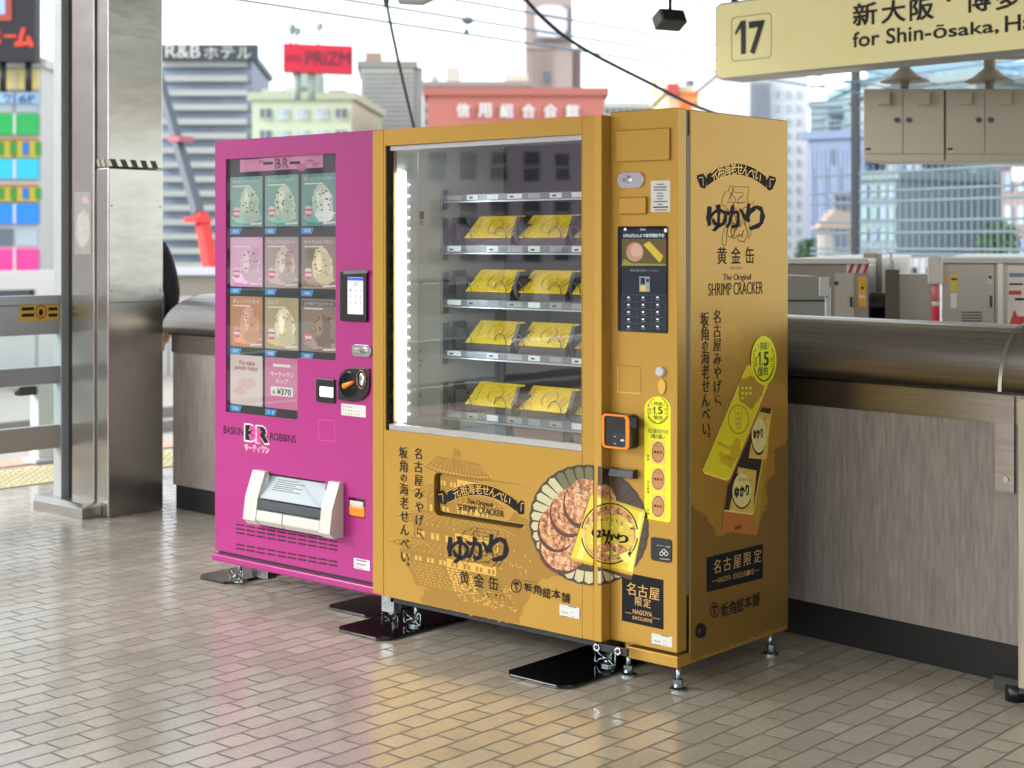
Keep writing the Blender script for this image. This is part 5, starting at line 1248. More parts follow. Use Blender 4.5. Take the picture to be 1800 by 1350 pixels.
mb.build('english_lettering', sg)
for s_ in (.06, 3.3):
    mb = MB(); q = Vector((SP0.x, SP0.y, 0)) + SD_ * s_ - sat.n * .11; mb.tube([q + ZV * (zt1 + .01), q + ZV * 3.86], .022, DARKB, 10); mb.build('hanger_pole', sg)

# hanging equipment cabinets on pipes
EQ = mat('beige_enamel', 'b5ab98', .45, 0, .05, 3)
cabs = [(1518, 1661), (1662, 1805)]
cat_ = vplane(1518, 10.2, 1805, 9.7)
for i, (u0, u1) in enumerate(cabs):
    p = cat_((u0 + u1) / 2, 280)
    lab = ['beige twin-door cabinet hanging from a pipe with a flared collar, nearest the gold machine', 'beige twin-door cabinet hanging from a pipe with a flared collar, cut by the right edge'][i]
    cbt = thing('hanging_cabinet', lab, 'cabinet', (p.x, p.y, p.z), 'beige equipment cabinets hanging under the canopy')
    mb = MB(); vt, vb = 156, 284
    mb.prism([cat_(u0, vb), cat_(u1 - 1, vb), cat_(u1 - 1, vt), cat_(u0, vt)], cat_.n * -.42, EQ); mb.build('body', cbt, .006)
    um = (u0 + u1) / 2 - 2
    for a, b in ((u0 + 1, um - .6), (um + .6, u1 - 2)):
        mb = MB(); mb.prism([cat_(a, 270, .012), cat_(b, 270, .012), cat_(b, 157, .012), cat_(a, 157, .012)], cat_.n * -.0115, EQ); dr = mb.build('door', cbt, .002)
        mb = MB(); prect(mb, cat_, (a + b) / 2 - 11, 161, (a + b) / 2 + 11, 184, EQ, .045, .032); mb.build('vent_hood', dr, .004)
        k = b - 10 if a < um - 5 and a == u0 + 1 else a + 10
        c = cat_(k, 211, .013); mb = MB(); mb.tube([c, c + cat_.n * .012], .018, BLACK, 14); mb.build('lock_knob', dr)
        if a == u0 + 1: c = cat_(a + 7, 262, .013); mb = MB(); mb.tube([c - cat_.d * .015, c + cat_.d * .015], .007, BLACK, 8); mb.build('latch', dr)
    c = cat_(um + 3 + 5 * i, 156, -.2); mb = MB(); mb.tube([c, (c.x, c.y, c.z + .03), (c.x, c.y, c.z + .035), (c.x, c.y, 3.86)], [.028, .028, .038, .038], EQ, 16); mb.build('pipe', cbt)
    mb = MB(); mb.tube([(c.x, c.y, c.z + .045), (c.x, c.y, c.z + .05), (c.x, c.y, c.z + .075), (c.x, c.y, c.z + .13)], [.16, .165, .11, .042], EQ, 24); mb.build('collar', cbt)
mb = MB(); a, b = cat_(1560, 100, -.2), cat_(1810, 96, -.2); mb.tube([a, b], .03, EQ, 12)
tag(mb.build('conduit_beam', None), 'beige horizontal conduit pipe just under the platform sign', 'pipe')

# floodlight hanging in the sky gap
q = dp(1178, 34, 9.0)
ld = thing('hanging_floodlight', 'dark grey box floodlight hanging on a short rod above the gold machine', 'floodlight', (q.x, q.y, q.z - .1))
M_ = Matrix.Translation(q) @ Matrix.Rotation(YAW + rad(28), 4, 'Z') @ Matrix.Rotation(rad(-28), 4, 'X')
mb = MB(); mb.box((-.088, -.045, -.045), (.088, .06, .045), mat('dark_grey_housing', '55544f', .5), M_); mb.build('housing', ld, .012)
mb = MB(); mb.box((-.07, -.05, -.036), (.07, -.0455, .036), BLACK, M_); mb.build('lens', ld)
mb = MB(); mb.box((-.06, .0, .0455), (.05, .05, .052), mat('pale_top_plate', 'cfd2d2', .4), M_); mb.build('top_plate', ld)
mb = MB(); mb.tube([q + Vector((0, 0, .04)), Vector((q.x, q.y, 3.9))], .010, DARKB, 8); mb.build('rod', ld)

# black sagging cable and the thin stay wire
def wire(name, label, pts, r, m, cat='cable', group=None):
    mb = MB(); mb.tube(pts, r, m, 8); return tag(mb.build(name, None), label, cat, group)
CB = mat('cable_black', '1f2022', .5)
def interp(P, n=6):
    out = []
    for i in range(len(P) - 1):
        p0, p1, p2, p3 = P[max(i - 1, 0)], P[i], P[i + 1], P[min(i + 2, len(P) - 1)]
        for k in range(n):
            t = k / n; out.append(.5 * ((2 * p1) + (p2 - p0) * t + (2 * p0 - 5 * p1 + 4 * p2 - p3) * t * t + (3 * p1 - p0 - 3 * p2 + p3) * t ** 3))
    return out + [P[-1]]
wire('overhead_cable', 'thick black cable sagging across the sky down behind the gold machine', interp([dp(905, -25, 11.4), dp(925, 0, 11.4), dp(953, 30, 11.5), dp(990, 62, 11.6), dp(1037, 92, 11.8), dp(1090, 120, 12.0), dp(1150, 150, 12.2), dp(1215, 183, 12.5), dp(1300, 215, 13.0)]), .014, CB)
wire('stay_wire', 'thin dark stay wire dropping steeply behind the gold machine', [dp(676, -12, 12), dp(688, 50, 12), dp(703, 120, 12), dp(727, 222, 12), dp(750, 320, 12)], .012, CB)
mb = MB(); at = vplane(660, 12, 800, 12); mb.prism([at(690, -14), at(778, -12), at(742, 5), at(700, 3)], at.n * -.15, mat('grey_fixture', '8b8d8c', .5)); mb.prism([at(672, -5, .01), at(684, -5, .01), at(682, 12, .01), at(676, 12, .01)], at.n * -.05, DARKB)
tag(mb.build('cable_fixture', None, .004), 'grey fixture at the top edge of the sky holding the stay wire', 'bracket')
# catenary wires over the track
CW = mat('contact_wire', '6a8090', .4, .3)
def cat_wire(u, v, X_, label, r=.012):
    d = ray(u, v); t = (X_ - CAMP.x) / d.x; p = CAMP + d * t
    pts = [Vector((p.x, p.y + k * 6, p.z - .0 * k)) for k in range(-4, 22)]
    return wire('overhead_wire', label, pts, r, CW, 'overhead wire', 'pale overhead wires running along the track')
cat_wire(423, 0, -8.3, 'pale overhead wire, lowest of the bundle crossing the sky')
cat_wire(610, 0, -8.3, 'pale overhead wire, second lowest of the bundle crossing the sky')
cat_wire(803, 0, -8.3, 'pale overhead wire, third from the bottom of the bundle crossing the sky')
cat_wire(1190, 0, -8.3, 'pale overhead wire, topmost of the bundle, next to the platform sign')
ti = thing('wire_insulator', 'small dark insulator with a dropper between two overhead wires, above the red rooftop sign', 'insulator', dp(822, 36, 24))
c = dp(822, 36, 24); mb = MB(); mb.ball(c, (.10, .10, .06), mat('insulator_grey', '6b7074', .4)); mb.build('disc', ti)
mb = MB(); e = dp(820, 57, 24); mb.tube([c, e], .012, CW, 6); mb.ball(e, (.04, .04, .05), DARKB, 8, 6); mb.build('dropper', ti)

# ================================================================== BEHIND THE PARAPET
gt = vplane(1380, 8.6, 1800, 8.2)
def cabinet(label, u0, u1, vt, dep, m, topm=None, name='equipment_cabinet', vtop2=None):
    p = gt((u0 + u1) / 2, vt); t = thing(name, label, 'cabinet', (p.x, p.y, 0))
    a, b = gt(u0, vt), gt(u1, vt); zt_ = a.z
    mb = MB(); mb.prism([Vector((a.x, a.y, 0)), Vector((b.x, b.y, 0)), Vector((b.x, b.y, zt_)), Vector((a.x, a.y, zt_))], gt.n * -dep, m); mb.build('body', t, .004)
    if topm:
        mb = MB(); e = gt.n * .02; mb.prism([Vector((a.x, a.y, zt_ + .001)) + e, Vector((b.x, b.y, zt_ + .001)) + e, Vector((b.x, b.y, zt_ + .03)) + e, Vector((a.x, a.y, zt_ + .03)) + e], gt.n * -(dep + .04), topm); mb.build('top_panel', t, .004)
    return t
def gart(t, name, fn):
    mb = MB(); fn(mb); return mb.build(name, t)
HR = mat('hazard_red', 'b0303c', .5); SYE = mat('sticker_amber', 'e0a020', .5)
c1 = cabinet('stainless cabinet with white top, red and white hazard corner and amber sticker, behind the parapet', 1384, 1527, 464, 3.2, STEELG, WHITE)
gart(c1, 'hazard_corner', lambda mb: (prect(mb, gt, 1488, 461, 1526, 480, STICK, .003, .002), [mb.prism([gt(1490 + k * 13, 480, .006), gt(1496 + k * 13, 480, .006), gt(1503 + k * 13, 461, .006), gt(1497 + k * 13, 461, .006)], gt.n * -.002, HR) for k in range(3)]))
gart(c1, 'amber_sticker', lambda mb: (prect(mb, gt, 1509, 486, 1523, 539, SYE, .003, .002), mb.tube([gt(1516, 506, .004), gt(1516, 506, .006)], .008, BLACK, 10), prect(mb, gt, 1510, 519, 1522, 524, STICK, .005, .001)))
gart(c1, 'wall_box', lambda mb: [prect(mb, gt, 1467, 480, 1501, 560, mat('pale_steel_panel', 'b9b3a8', .4, .5), .006, .005), mb.tube([gt(1470, 498, .007), gt(1470, 498, .009)], .012, BLACK, 10)])
sp = thing('slanted_console', 'grey slant-fronted console box in front of the white-topped cabinet', 'console', gt(1410, 560, .5))
mb = MB(); cn = vplane(1384, 7.6, 1455, 7.6); mb.prism([cn(1384, 580), cn(1450, 580), cn(1452, 530), cn(1440, 486), cn(1384, 484)], cn.n * -.3, mat('grey_console', '9a9a90', .45)); mb.build('housing', sp, .006)
mb = MB(); prect(mb, cn, 1384, 527, 1452, 530, DARKB, .003, .002); mb.build('seam', sp)
pst = thing('notice_stand', 'white notice stand on a thin pole behind the parapet, beside the gold machine', 'notice stand', gt(1455, 600, .8))
ns = vplane(1440, 7.3, 1470, 7.3); b0 = ns(1455, 572); mb = MB(); mb.tube([Vector((b0.x, b0.y, 0)), ns(1455, 505)], .014, WHITE, 10); mb.build('pole', pst)
mb = MB(); prect(mb, ns, 1441, 487, 1457, 520, STICK, .02, .015); mb.build('notice_board', pst)
mb = MB(); mb.tube([Vector((b0.x, b0.y, 0)), Vector((b0.x, b0.y, .02)), Vector((b0.x, b0.y, .05))], [.16, .16, .05], WHITE, 20); mb.build('foot', pst)
c2 = cabinet('low plain stainless panel cabinet with a dark post, between the two taller cabinets', 1556, 1640, 482, .4, STEELG)
gart(c2, 'corner_post', lambda mb: prect(mb, gt, 1556, 474, 1580, 585, mat('dark_post', '5b574d', .45, .5), .06, .059))
gart(c2, 'dark_post', lambda mb: 0) if 0 else None
bn = thing('black_bin', 'black plastic bin standing between the stainless cabinets', 'bin', gt(1545, 600, -.2))
b0 = gt(1546, 560, -.25); mb = MB(); mb.tube([Vector((b0.x, b0.y, 0)), Vector((b0.x, b0.y, 1.05))], [.13, .15], BLACK, 18); mb.build('body', bn)
mb = MB(); mb.tube([Vector((b0.x, b0.y, 1.051)), Vector((b0.x, b0.y, 1.07)), Vector((b0.x, b0.y, 1.13))], [.16, .165, .05], mat('bin_lid_grey', '4a4a4a', .4), 18); mb.build('lid', bn)
pp = thing('grey_post', 'grey square post standing behind the white-topped cabinet', 'post', gt(1535, 600, -.5))
b0 = gt(1534, 450, -.5); mb = MB(); mb.box((b0.x - .045, b0.y - .03, 0), (b0.x + .045, b0.y + .03, gt(1534, 446, -.5).z), mat('taupe_post', '8c867a', .5)); mb.build('shaft', pp, .004)
mb = MB(); mb.box((b0.x - .05, b0.y - .035, gt(1534, 446, -.5).z + .001), (b0.x + .05, b0.y + .035, gt(1534, 446, -.5).z + .015), STEELG); mb.build('cap', pp)
c3 = cabinet('large stainless cabinet with white top and yellow stickers at the right, behind the parapet', 1656, 1845, 463, 3.6, STEELG, WHITE)
gart(c3, 'door_seam', lambda mb: (prect(mb, gt, 1748, 457, 1749.5, 590, DARKB, .003, .002), prect(mb, gt, 1754, 457, 1763, 590, mat('pale_steel_edge', 'c9c4b8', .35, .6), .012, .011)))
gart(c3, 'yellow_sticker', lambda mb: (prect(mb, gt, 1671, 482, 1683, 511, mat('sticker_yellow2', 'd9c23a', .5), .003, .002), prect(mb, gt, 1672, 489, 1682, 492, CHAR, .005, .001)))
gart(c3, 'amber_tag', lambda mb: (prect(mb, gt, 1658, 488, 1667, 494, SYE, .003, .002),))
gart(c3, 'white_tag', lambda mb: (prect(mb, gt, 1671, 515, 1682, 541, STICK, .003, .002),))
gart(c3, 'navy_tag', lambda mb: (prect(mb, gt, 1736, 481, 1744, 500, STICK, .003, .002), prect(mb, gt, 1738, 484, 1743, 490, mat('tag_navy', '3a4a8a', .5), .005, .001)))
gart(c3, 'handle', lambda mb: prect(mb, gt, 1740, 520, 1744, 540, DARKB, .018, .017))
gart(c3, 'louvre', lambda mb: [prect(mb, gt, 1690, 548 + k * 5, 1726, 550 + k * 5, DARKB, .004, .003) for k in range(5)])
gart(c1, 'handle', lambda mb: prect(mb, gt, 1494, 522, 1498, 540, DARKB, .02, .014))
gart(c3, 'notice_poster', lambda mb: (prect(mb, gt, 1771, 467, 1835, 583, mat('poster_cream', 'e2ddd0', .6), .003, .002), prect(mb, gt, 1774, 480, 1800, 487, mat('poster_blue', '7a88b0', .6), .005, .001), prect(mb, gt, 1774, 498, 1798, 501, CHAR, .005, .001), prect(mb, gt, 1773, 511, 1795, 518, mat('poster_red', 'c8404a', .6), .005, .001), prect(mb, gt, 1784, 524, 1800, 528, CHAR, .005, .001), mb.prism([gt(1774, 571, .006), gt(1820, 571, .006), gt(1820, 556, .006), gt(1788, 556, .006), gt(1783, 544, .006)], gt.n * -.001, mat('poster_red', 'c8404a', .6))))
bo = thing('bollard', 'red and white bollard with a wrapped white top beside the large stainless cabinet', 'bollard', gt(1645, 600, .15))
b0 = gt(1645, 520, .16); mb = MB(); zz = lambda v: gt(1645, v, .16).z
mb.tube([Vector((b0.x, b0.y, 0)), Vector((b0.x, b0.y, zz(538)))], .020, mat('bollard_red', 'd8344a', .45), 14); mb.tube([Vector((b0.x, b0.y, zz(538) + .0005)), Vector((b0.x, b0.y, zz(530)))], .0205, STICK, 14); mb.tube([Vector((b0.x, b0.y, zz(530) + .0005)), Vector((b0.x, b0.y, zz(500)))], .020, mat('bollard_pink', 'd97a6e', .5), 14); mb.build('post', bo)
mb = MB(); prect(mb, gt, 1630, 452, 1657, 500, mat('white_wrap', 'd3ccc6', .5, 0, .1, 30), .20, .06); mb.build('wrapped_top', bo, .012)
bt = thing('spray_bottle', 'white plastic bottle standing on the low stainless cabinet', 'bottle', gt(1566, 473, -.1))
b0 = gt(1566, 473, -.02); mb = MB(); mb.tube([b0, b0 + ZV * .05, b0 + ZV * .06, b0 + ZV * .085], [.018, .018, .008, .007], STICK, 12); mb.build('body', bt)
mb = MB(); mb.box(b0 + Vector((-.012, -.008, .086)), b0 + Vector((.012, .008, .095)), WHITE); mb.build('nozzle', bt)

# ---- glazed wind screen with thin rails
gs = vplane(1400, 24, 1800, 20)
ws = thing('wind_screen', 'tall wind screen of thin rails and wires with one dark post, behind the stainless cabinets', 'screen', gs(1600, 600))
def vz(u, v): p = gs(u, v); return p
mb = MB(); a = gs(1504, 500); mb.box((a.x - .05, a.y - .05, -1.15), (a.x + .05, a.y + .05, 4.8), mat('dark_post_blue', '18222a', .6)); mb.build('post', ws)
RW = mat('screen_rail', '70838e', .5, .2)
for z in [1.404 + (HOR - v) * 21 / FPX for v in (296, 330, 350, 386, 408, 438, 448, 200, 172, 150, 118)]:
    mb = MB(); p, q = gs(1425, HOR), gs(1900, HOR); mb.tube([Vector((p.x, p.y, z)), Vector((q.x, q.y, z))], .018, RW, 6); mb.build('rail', ws)
for k in range(34):
    u = 1432 + k * 11.5
    if abs(u - 1504) < 6: continue
    p = gs(u, HOR); mb = MB(); mb.tube([Vector((p.x, p.y, 0)), Vector((p.x, p.y, 2.55))], .008, RW, 5); mb.build('wire', ws)

# ---- person half hidden behind the column
def person(label, pos, face):
    t = thing('person', label, 'person', pos)
    J = {'pel': (0, 0, .92), 'sp': (0, -.01, 1.10), 'ch': (0, -.005, 1.28), 'nk': (0, .0, 1.44), 'hd': (0, .02, 1.52), 'top': (0, .015, 1.66),
         'sl': (-.17, -.01, 1.37), 'el': (-.235, -.03, 1.10), 'wl': (-.22, .10, .90), 'hl': (-.215, .15, .83), 'sr': (.17, -.01, 1.37), 'er': (.235, -.03, 1.10), 'wr': (.22, .10, .90), 'hr': (.215, .15, .83),
         'pl': (-.09, 0, .88), 'kl': (-.10, .03, .49), 'al': (-.10, -.01, .09), 'tl': (-.11, .15, .04), 'pr': (.09, 0, .88), 'kr': (.10, .03, .49), 'ar': (.10, -.01, .09), 'tr': (.11, .15, .04)}
    for sx, nm, h in ((-1, 'l', 'hl'), (1, 'r', 'hr')):
        for f_ in range(4): J['f%s%d' % (nm, f_)] = (sx * (.200 + .0 * f_), .150 + .014 * (f_ - 1.5) + .02, .745 + .006 * abs(f_ - 1.5)); J['g%s%d' % (nm, f_)] = (sx * .207, .16 + .020 * (f_ - 1.5), .80)
        J['th' + nm] = (sx * .185, .195, .80)
    R_ = dict(pel=.145, sp=.14, ch=.155, nk=.062, hd=.085, top=.075, sl=.075, el=.052, wl=.036, hl=.036, sr=.075, er=.052, wr=.036, hr=.036, pl=.105, kl=.072, al=.05, tl=.042, pr=.105, kr=.072, ar=.05, tr=.042)
    E_ = [('pel', 'sp'), ('sp', 'ch'), ('ch', 'nk'), ('nk', 'hd'), ('hd', 'top'), ('ch', 'sl'), ('sl', 'el'), ('el', 'wl'), ('wl', 'hl'), ('ch', 'sr'), ('sr', 'er'), ('er', 'wr'), ('wr', 'hr'), ('pel', 'pl'), ('pl', 'kl'), ('kl', 'al'), ('al', 'tl'), ('pel', 'pr'), ('pr', 'kr'), ('kr', 'ar'), ('ar', 'tr')]
    for nm, h in (('l', 'hl'), ('r', 'hr')):
        for f_ in range(4): E_ += [(h, 'g%s%d' % (nm, f_)), ('g%s%d' % (nm, f_), 'f%s%d' % (nm, f_))]
        E_.append((h, 'th' + nm))
    K = list(J); me = bpy.data.meshes.new('body')
    Rm = Matrix.Rotation(face, 3, 'Z')
    me.from_pydata([Rm @ Vector(J[k]) for k in K], [(K.index(a), K.index(b)) for a, b in E_], [])
    ob = bpy.data.objects.new('body_tmp', me); COL.objects.link(ob)
    ob.modifiers.new('s', 'SKIN'); sub = ob.modifiers.new('u', 'SUBSURF'); sub.levels = 2; sub.render_levels = 2
    for i, k in enumerate(K):
        r = R_.get(k, .009); me.skin_vertices[0].data[i].radius = (r, r * (.72 if k in ('pel', 'sp', 'ch') else 1)); me.skin_vertices[0].data[i].use_root = (k == 'pel')
    bpy.context.view_layer.update()
    dg = bpy.context.evaluated_depsgraph_get(); m2 = bpy.data.meshes.new_from_object(ob.evaluated_get(dg))
    bpy.data.objects.remove(ob)
    for m_ in (mat('dark_jacket', '1c1d21', .8, 0, .2, 60), mat('dark_trousers', '24262c', .8), mat('skin', 'c39a80', .5), mat('black_shoe', '0f0f10', .4)): m2.materials.append(m_)
    for p in m2.polygons:
        z = p.center.z; p.material_index = 2 if z > 1.45 or (z < .87 and abs((Rm.inverted() @ p.center).x) > .17) else (0 if z > .86 else (1 if z > .10 else 3)); p.use_smooth = True
    b = bpy.data.objects.new('body', m2); COL.objects.link(b); b.parent = t
    mb = MB(); o = Vector(pos); mb.ball(o + Rm @ Vector((0, -.005, 1.60)), (.098, .105, .105), mat('black_hair', '141211', .6, 0, .3, 90, .3), 18, 12); mb.build('hair', t)
    mb = MB()
    for sx in (-1, 1): mb.ball(o + Rm @ Vector((sx * .033, .098, 1.575)), (.012, .008, .007), STICK, 8, 6); mb.ball(o + Rm @ Vector((sx * .033, .105, 1.575)), .005, BLACK, 8, 6)
    mb.build('eyes', t)
    mb = MB(); mb.ball(o + Rm @ Vector((0, .112, 1.545)), (.014, .018, .022), mat('skin', 'c39a80', .5), 10, 8); mb.build('nose', t)
    mb = MB(); mb.ball(o + Rm @ Vector((0, .098, 1.505)), (.024, .008, .006), mat('lips', '9a5a50', .5), 10, 6); mb.build('mouth', t)
    return t
pp_ = dp(232, HOR, 9.2)
person('person in a dark jacket standing mostly hidden behind the stainless column', (pp_.x, pp_.y, 0), YAW + rad(20))

# ================================================================== CITY
GB = -8.0
def city(name, label, u0, t0, u1, t1, vtop, dep, m, roofm=None, cat='building', group=None):
    at = vplane(u0, t0, u1, t1); a, b = at(u0, HOR), at(u1, HOR); z = at(u0, vtop).z
    rt = thing(name, label, cat, ((a.x + b.x) / 2, (a.y + b.y) / 2, GB), group)
    mb = MB(); mb.prism([Vector((a.x, a.y, GB)), Vector((b.x, b.y, GB)), Vector((b.x, b.y, z)), Vector((a.x, a.y, z))], at.n * -dep, m); mb.build('wall', rt)
    mb = MB(); e = at.d * .3; zz_ = z + .001
    mb.prism([Vector((a.x, a.y, zz_)) - e + at.n * .2, Vector((b.x, b.y, zz_)) + e + at.n * .2, Vector((b.x, b.y, zz_ + .5)) + e + at.n * .2, Vector((a.x, a.y, zz_ + .5)) - e + at.n * .2], at.n * -(dep + .4), roofm or m); mb.build('roof', rt)
    rt_at = at; return rt, at
def win_part(rt, at, u0, v0, u1, v1, m, off=.12, name='window', frame=None):
    mb = MB(); prect(mb, at, u0, v0, u1, v1, m, off, off - .01); w_ = mb.build(name, rt)
    if frame:
        mb = MB(); prect(mb, at, (u0 + u1) / 2 - .6, v0, (u0 + u1) / 2 + .6, v1, frame, off + .05, .04); prect(mb, at, u0 - 1, v1, u1 + 1, v1 + 1.2, frame, off + .1, .08); mb.build('frame', w_)
    return w_
GLS = mat('far_glass_dark', '5d6b78', .15, 0, .2, .4); GLB = mat('far_glass_blue', '7f93ad', .15, 0, .2, .4); GLP = mat('far_glass_pale', 'a9bcc4', .2, 0, .15, .4)
def spread(n, a, b): return [a + (b - a) * i / (n - 1) for i in range(n)]
# 1 sign-banded building at far left with the black rooftop billboard
w1 = mat('white_facade', 'cfcfcb', .7)
rt, at = city('sign_covered_building', 'narrow building with stacked yellow, blue, green, cyan and pink sign bands at the left edge', -70, 86, 72, 86, 118, 8, w1)
BANDS = [(122, 157, 'ead98a', 'band_pale_yellow'), (163, 181, 'a8cdea', 'band_sky'), (200, 236, '1fae52', 'band_green'), (244, 277, 'c3b02c', 'band_olive'), (279, 314, '2cbfe6', 'band_cyan'), (325, 354, 'c3b02c', 'band_olive'), (358, 393, '1a86e6', 'band_blue'), (437, 476, 'e83f96', 'band_pink'), (480, 512, 'e83f96', 'band_pink')]
for v0, v1, c_, n_ in BANDS:
    mb = MB(); prect(mb, at, -68, v0, 23, v1, mat(n_, c_, .5), .3, .28); prect(mb, at, 28, v0, 66, v1, mat(n_, c_, .5), .3, .28); sb = mb.build('sign_band', rt)
    mb = MB()
    if v0 == 163: ptext(mb, at, 'ワ', 6, 166, 19, 180, mat('band_text_navy', '3a6ab0', .5), .33, bold=.03); ptext(mb, at, '6F', 32, 167, 62, 180, mat('band_text_navy', '3a6ab0', .5), .33, bold=.03)
    elif n_ == 'band_olive':
        for k in range(4):
            prect(mb, at, -2 + 22 * k - 3, v0 + 5, -2 + 22 * k + 9, v1 - 4, mat('band_text_green', '3f8a3a', .5) if k != 2 else mat('band_text_blue', '2a70b8', .5), .33, .02)
        prect(mb, at, -60, v0, 66, v0 + 2.5, mat('band_text_red', 'b0402a', .5), .34, .02)
    elif v0 == 480:
        prect(mb, at, 30, 486, 40, 506, STICK, .33, .02); prect(mb, at, 45, 486, 62, 490, STICK, .33, .02)
    else: prect(mb, at, 23.4, v0, 27.6, v1, STICK, .33, .02)
    mb.build('band_print', sb)
win_part(rt, at, -60, 402, 22, 432, GLS); win_part(rt, at, 29, 402, 66, 432, GLP); win_part(rt, at, -60, 182, 22, 197, GLP); win_part(rt, at, 29, 182, 66, 197, GLP)
bb = thing('rooftop_billboard', 'black rooftop billboard with red katakana lettering and a red square, top left', 'billboard', at(20, 110, 1))
bat = vplane(-70, 84, 72, 84)
mb = MB(); prect(mb, bat, -66, -40, 62, 108, mat('billboard_black', '26262a', .6), .0, 1.0); mb.build('panel', bb)
mb = MB(); BR_ = mat('billboard_red', 'e8432c', .5)
for c_, a, b in (('ホ', -26, 2), ('ー', 6, 29), ('ム', 25, 60)): ptext(mb, bat, c_, a, 48 if c_ != 'ー' else 61, b, 84 if c_ != 'ー' else 66, BR_, .05, bold=.06)
mb.build('lettering', bb)
mb = MB(); prect(mb, bat, -30, -38, 20, 36, mat('billboard_brick', 'b8503e', .5), .06, .05); prect(mb, bat, -20, -30, 9, 25, mat('billboard_paleblue', 'a9c0e6', .5), .12, .05); mb.build('emblem', bb)
mb = MB()
for u in (-50, 5, 50): a = bat(u, 110, -.5); mb.tube([a, a - ZV * 1.6], .2, DARKB, 6)
mb.build('frame', bb)
# 2 pale flats behind it
rt, at = city('apartment_block', 'pale beige apartment block squeezed between the sign-banded building and the column', 74, 130, 128, 130, 176, 14, mat('pale_flats', 'bdb6aa', .8), mat('flats_roof', '6f6c68', .8))
for r in range(11): win_part(rt, at, 82, 212 + r * 29.5, 101, 226 + r * 29.5, GLS); 
for r in range(11): win_part(rt, at, 77, 229 + r * 29.5, 108, 235 + r * 29.5, mat('flat_balcony', 'd6d2c8', .7), .8, 'balcony')
mb = MB(); prect(mb, at, 79, 308, 90, 384, mat('vertical_sign', 'e6e2d4', .5), 1.0, .5); [prect(mb, at, 81.5, 314 + k * 13, 87, 324 + k * 13, mat('vertical_sign_red', 'c05a3a', .5), 1.05, .03) for k in range(5)]; mb.build('vertical_sign', rt)
mb = MB(); prect(mb, at, 75, 462, 90, 514, mat('vertical_sign_green', '6aa08a', .5), 1.0, .4); prect(mb, at, 83, 466, 90, 512, mat('vertical_sign_blue', '3a7ad0', .5), 1.06, .04); mb.build('shop_banner', rt)
# 3 grey hotel with banded balconies
rt, at = city('hotel_tower', 'tall blue-grey hotel with pale balcony bands and white rooftop lettering, beside the column', 282, 120, 443, 120.5, 104, 16, mat('hotel_grey', '98a2b2', .7), mat('hotel_roof', '6d7682', .7))
for r in range(15):
    v = 107 + r * 25.3 + 0
    win_part(rt, at, 284, v + 14, 442, v + 25, mat('hotel_window_strip', '8c9ab0', .2, 0, .25, 1.2), .1, 'window_strip')
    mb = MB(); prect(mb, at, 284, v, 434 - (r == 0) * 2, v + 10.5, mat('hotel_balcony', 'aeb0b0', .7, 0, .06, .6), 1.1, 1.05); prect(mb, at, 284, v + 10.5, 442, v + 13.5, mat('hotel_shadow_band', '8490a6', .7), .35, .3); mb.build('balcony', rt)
ha = vplane(282, 118.5, 455, 119)
mb = MB(); prect(mb, ha, 282, 78, 453, 105, mat('hotel_signboard', '3c474e', .6), .2, 1.0); sb = mb.build('roof_sign', rt)
mb = MB(); ptext(mb, ha, 'R&B', 291, 79, 352, 101, STICK, .25, bold=.01, thin=.015)
for i, c_ in enumerate('ホテル'): ptext(mb, ha, c_, 359 + i * 29, 82, 383 + i * 29, 103, STICK, .25, bold=.0)
mb.build('lettering', sb)
# 4 pale green hotel with red rooftop sign
g4 = mat('pale_green_facade', 'c3d0b4', .75, 0, .06, .4)
rt, at = city('green_hotel', 'pale green hotel with square windows under a red rooftop sign', 443, 104, 618, 103.6, 176, 14, g4, mat('green_cornice', 'b3c0a4', .7))
for r in range(4):
    for k, u in enumerate((457, 488, 522, 557, 590)):
        win_part(rt, at, u, 191 + r * 38, u + 19, 208 + r * 38, GLS if k in (0, 4) else GLP, .1, 'window', mat('green_frame', 'dfe6d6', .6))
for n_, u0, v0, u1, v1, m_ in (('roof_tank', 460, 157, 496, 175, mat('roof_tank', 'b9bcb4', .6)), ('roof_plant', 577, 157, 606, 175, mat('roof_plant', '9aa098', .6)), ('sign_tower', 514, 126, 557, 175, mat('sign_tower', '9fb0a4', .7)), ('stair_house', 500, 152, 540, 175, mat('stair_house', 'b6c6b2', .7))):
    mb = MB(); prect(mb, at, u0, v0, u1, v1, m_, -2, 3); mb.build(n_, rt)
pa = vplane(497, 99, 621, 99.5)
ps = thing('rooftop_sign', 'bright red rooftop sign with dark hotel lettering on the pale green hotel', 'rooftop sign', pa(559, 126))
mb = MB(); mb.prism([pa(497.5, 125), pa(620.5, 129.5), pa(620.5, 80.5), pa(497.5, 75.5)], pa.n * -1.2, mat('sign_scarlet', 'd6203c', .5)); mb.build('panel', ps)
mb = MB(); DT = mat('sign_dark_text', '5a2a3a', .5); ptext(mb, pa, 'HOTEL', 502, 97, 530, 108, DT, .05); ptext(mb, pa, 'PRiZM', 537, 90, 616, 114, DT, .05, bold=.012); mb.build('lettering', ps)
for u, vt in ((511, 52), (521, 58), (560, 50)): a, b = pa(u, 78, -.5), pa(u, vt, -.5); mb = MB(); mb.tube([a, b], .08, mat('aerial_grey', '8fa0a0', .5), 5); mb.box(b - Vector((.22, .22, .1)), b + Vector((.22, .22, .35)), mat('aerial_grey', '8fa0a0', .5)); mb.build('aerial', ps)
mb = MB()
for u in (522, 548): a, b = pa(u, 127, -.6), pa(u, 176, -.6); mb.tube([a, b], .25, mat('sign_tower', '9fb0a4', .7), 6)
mb.build('supports', ps)
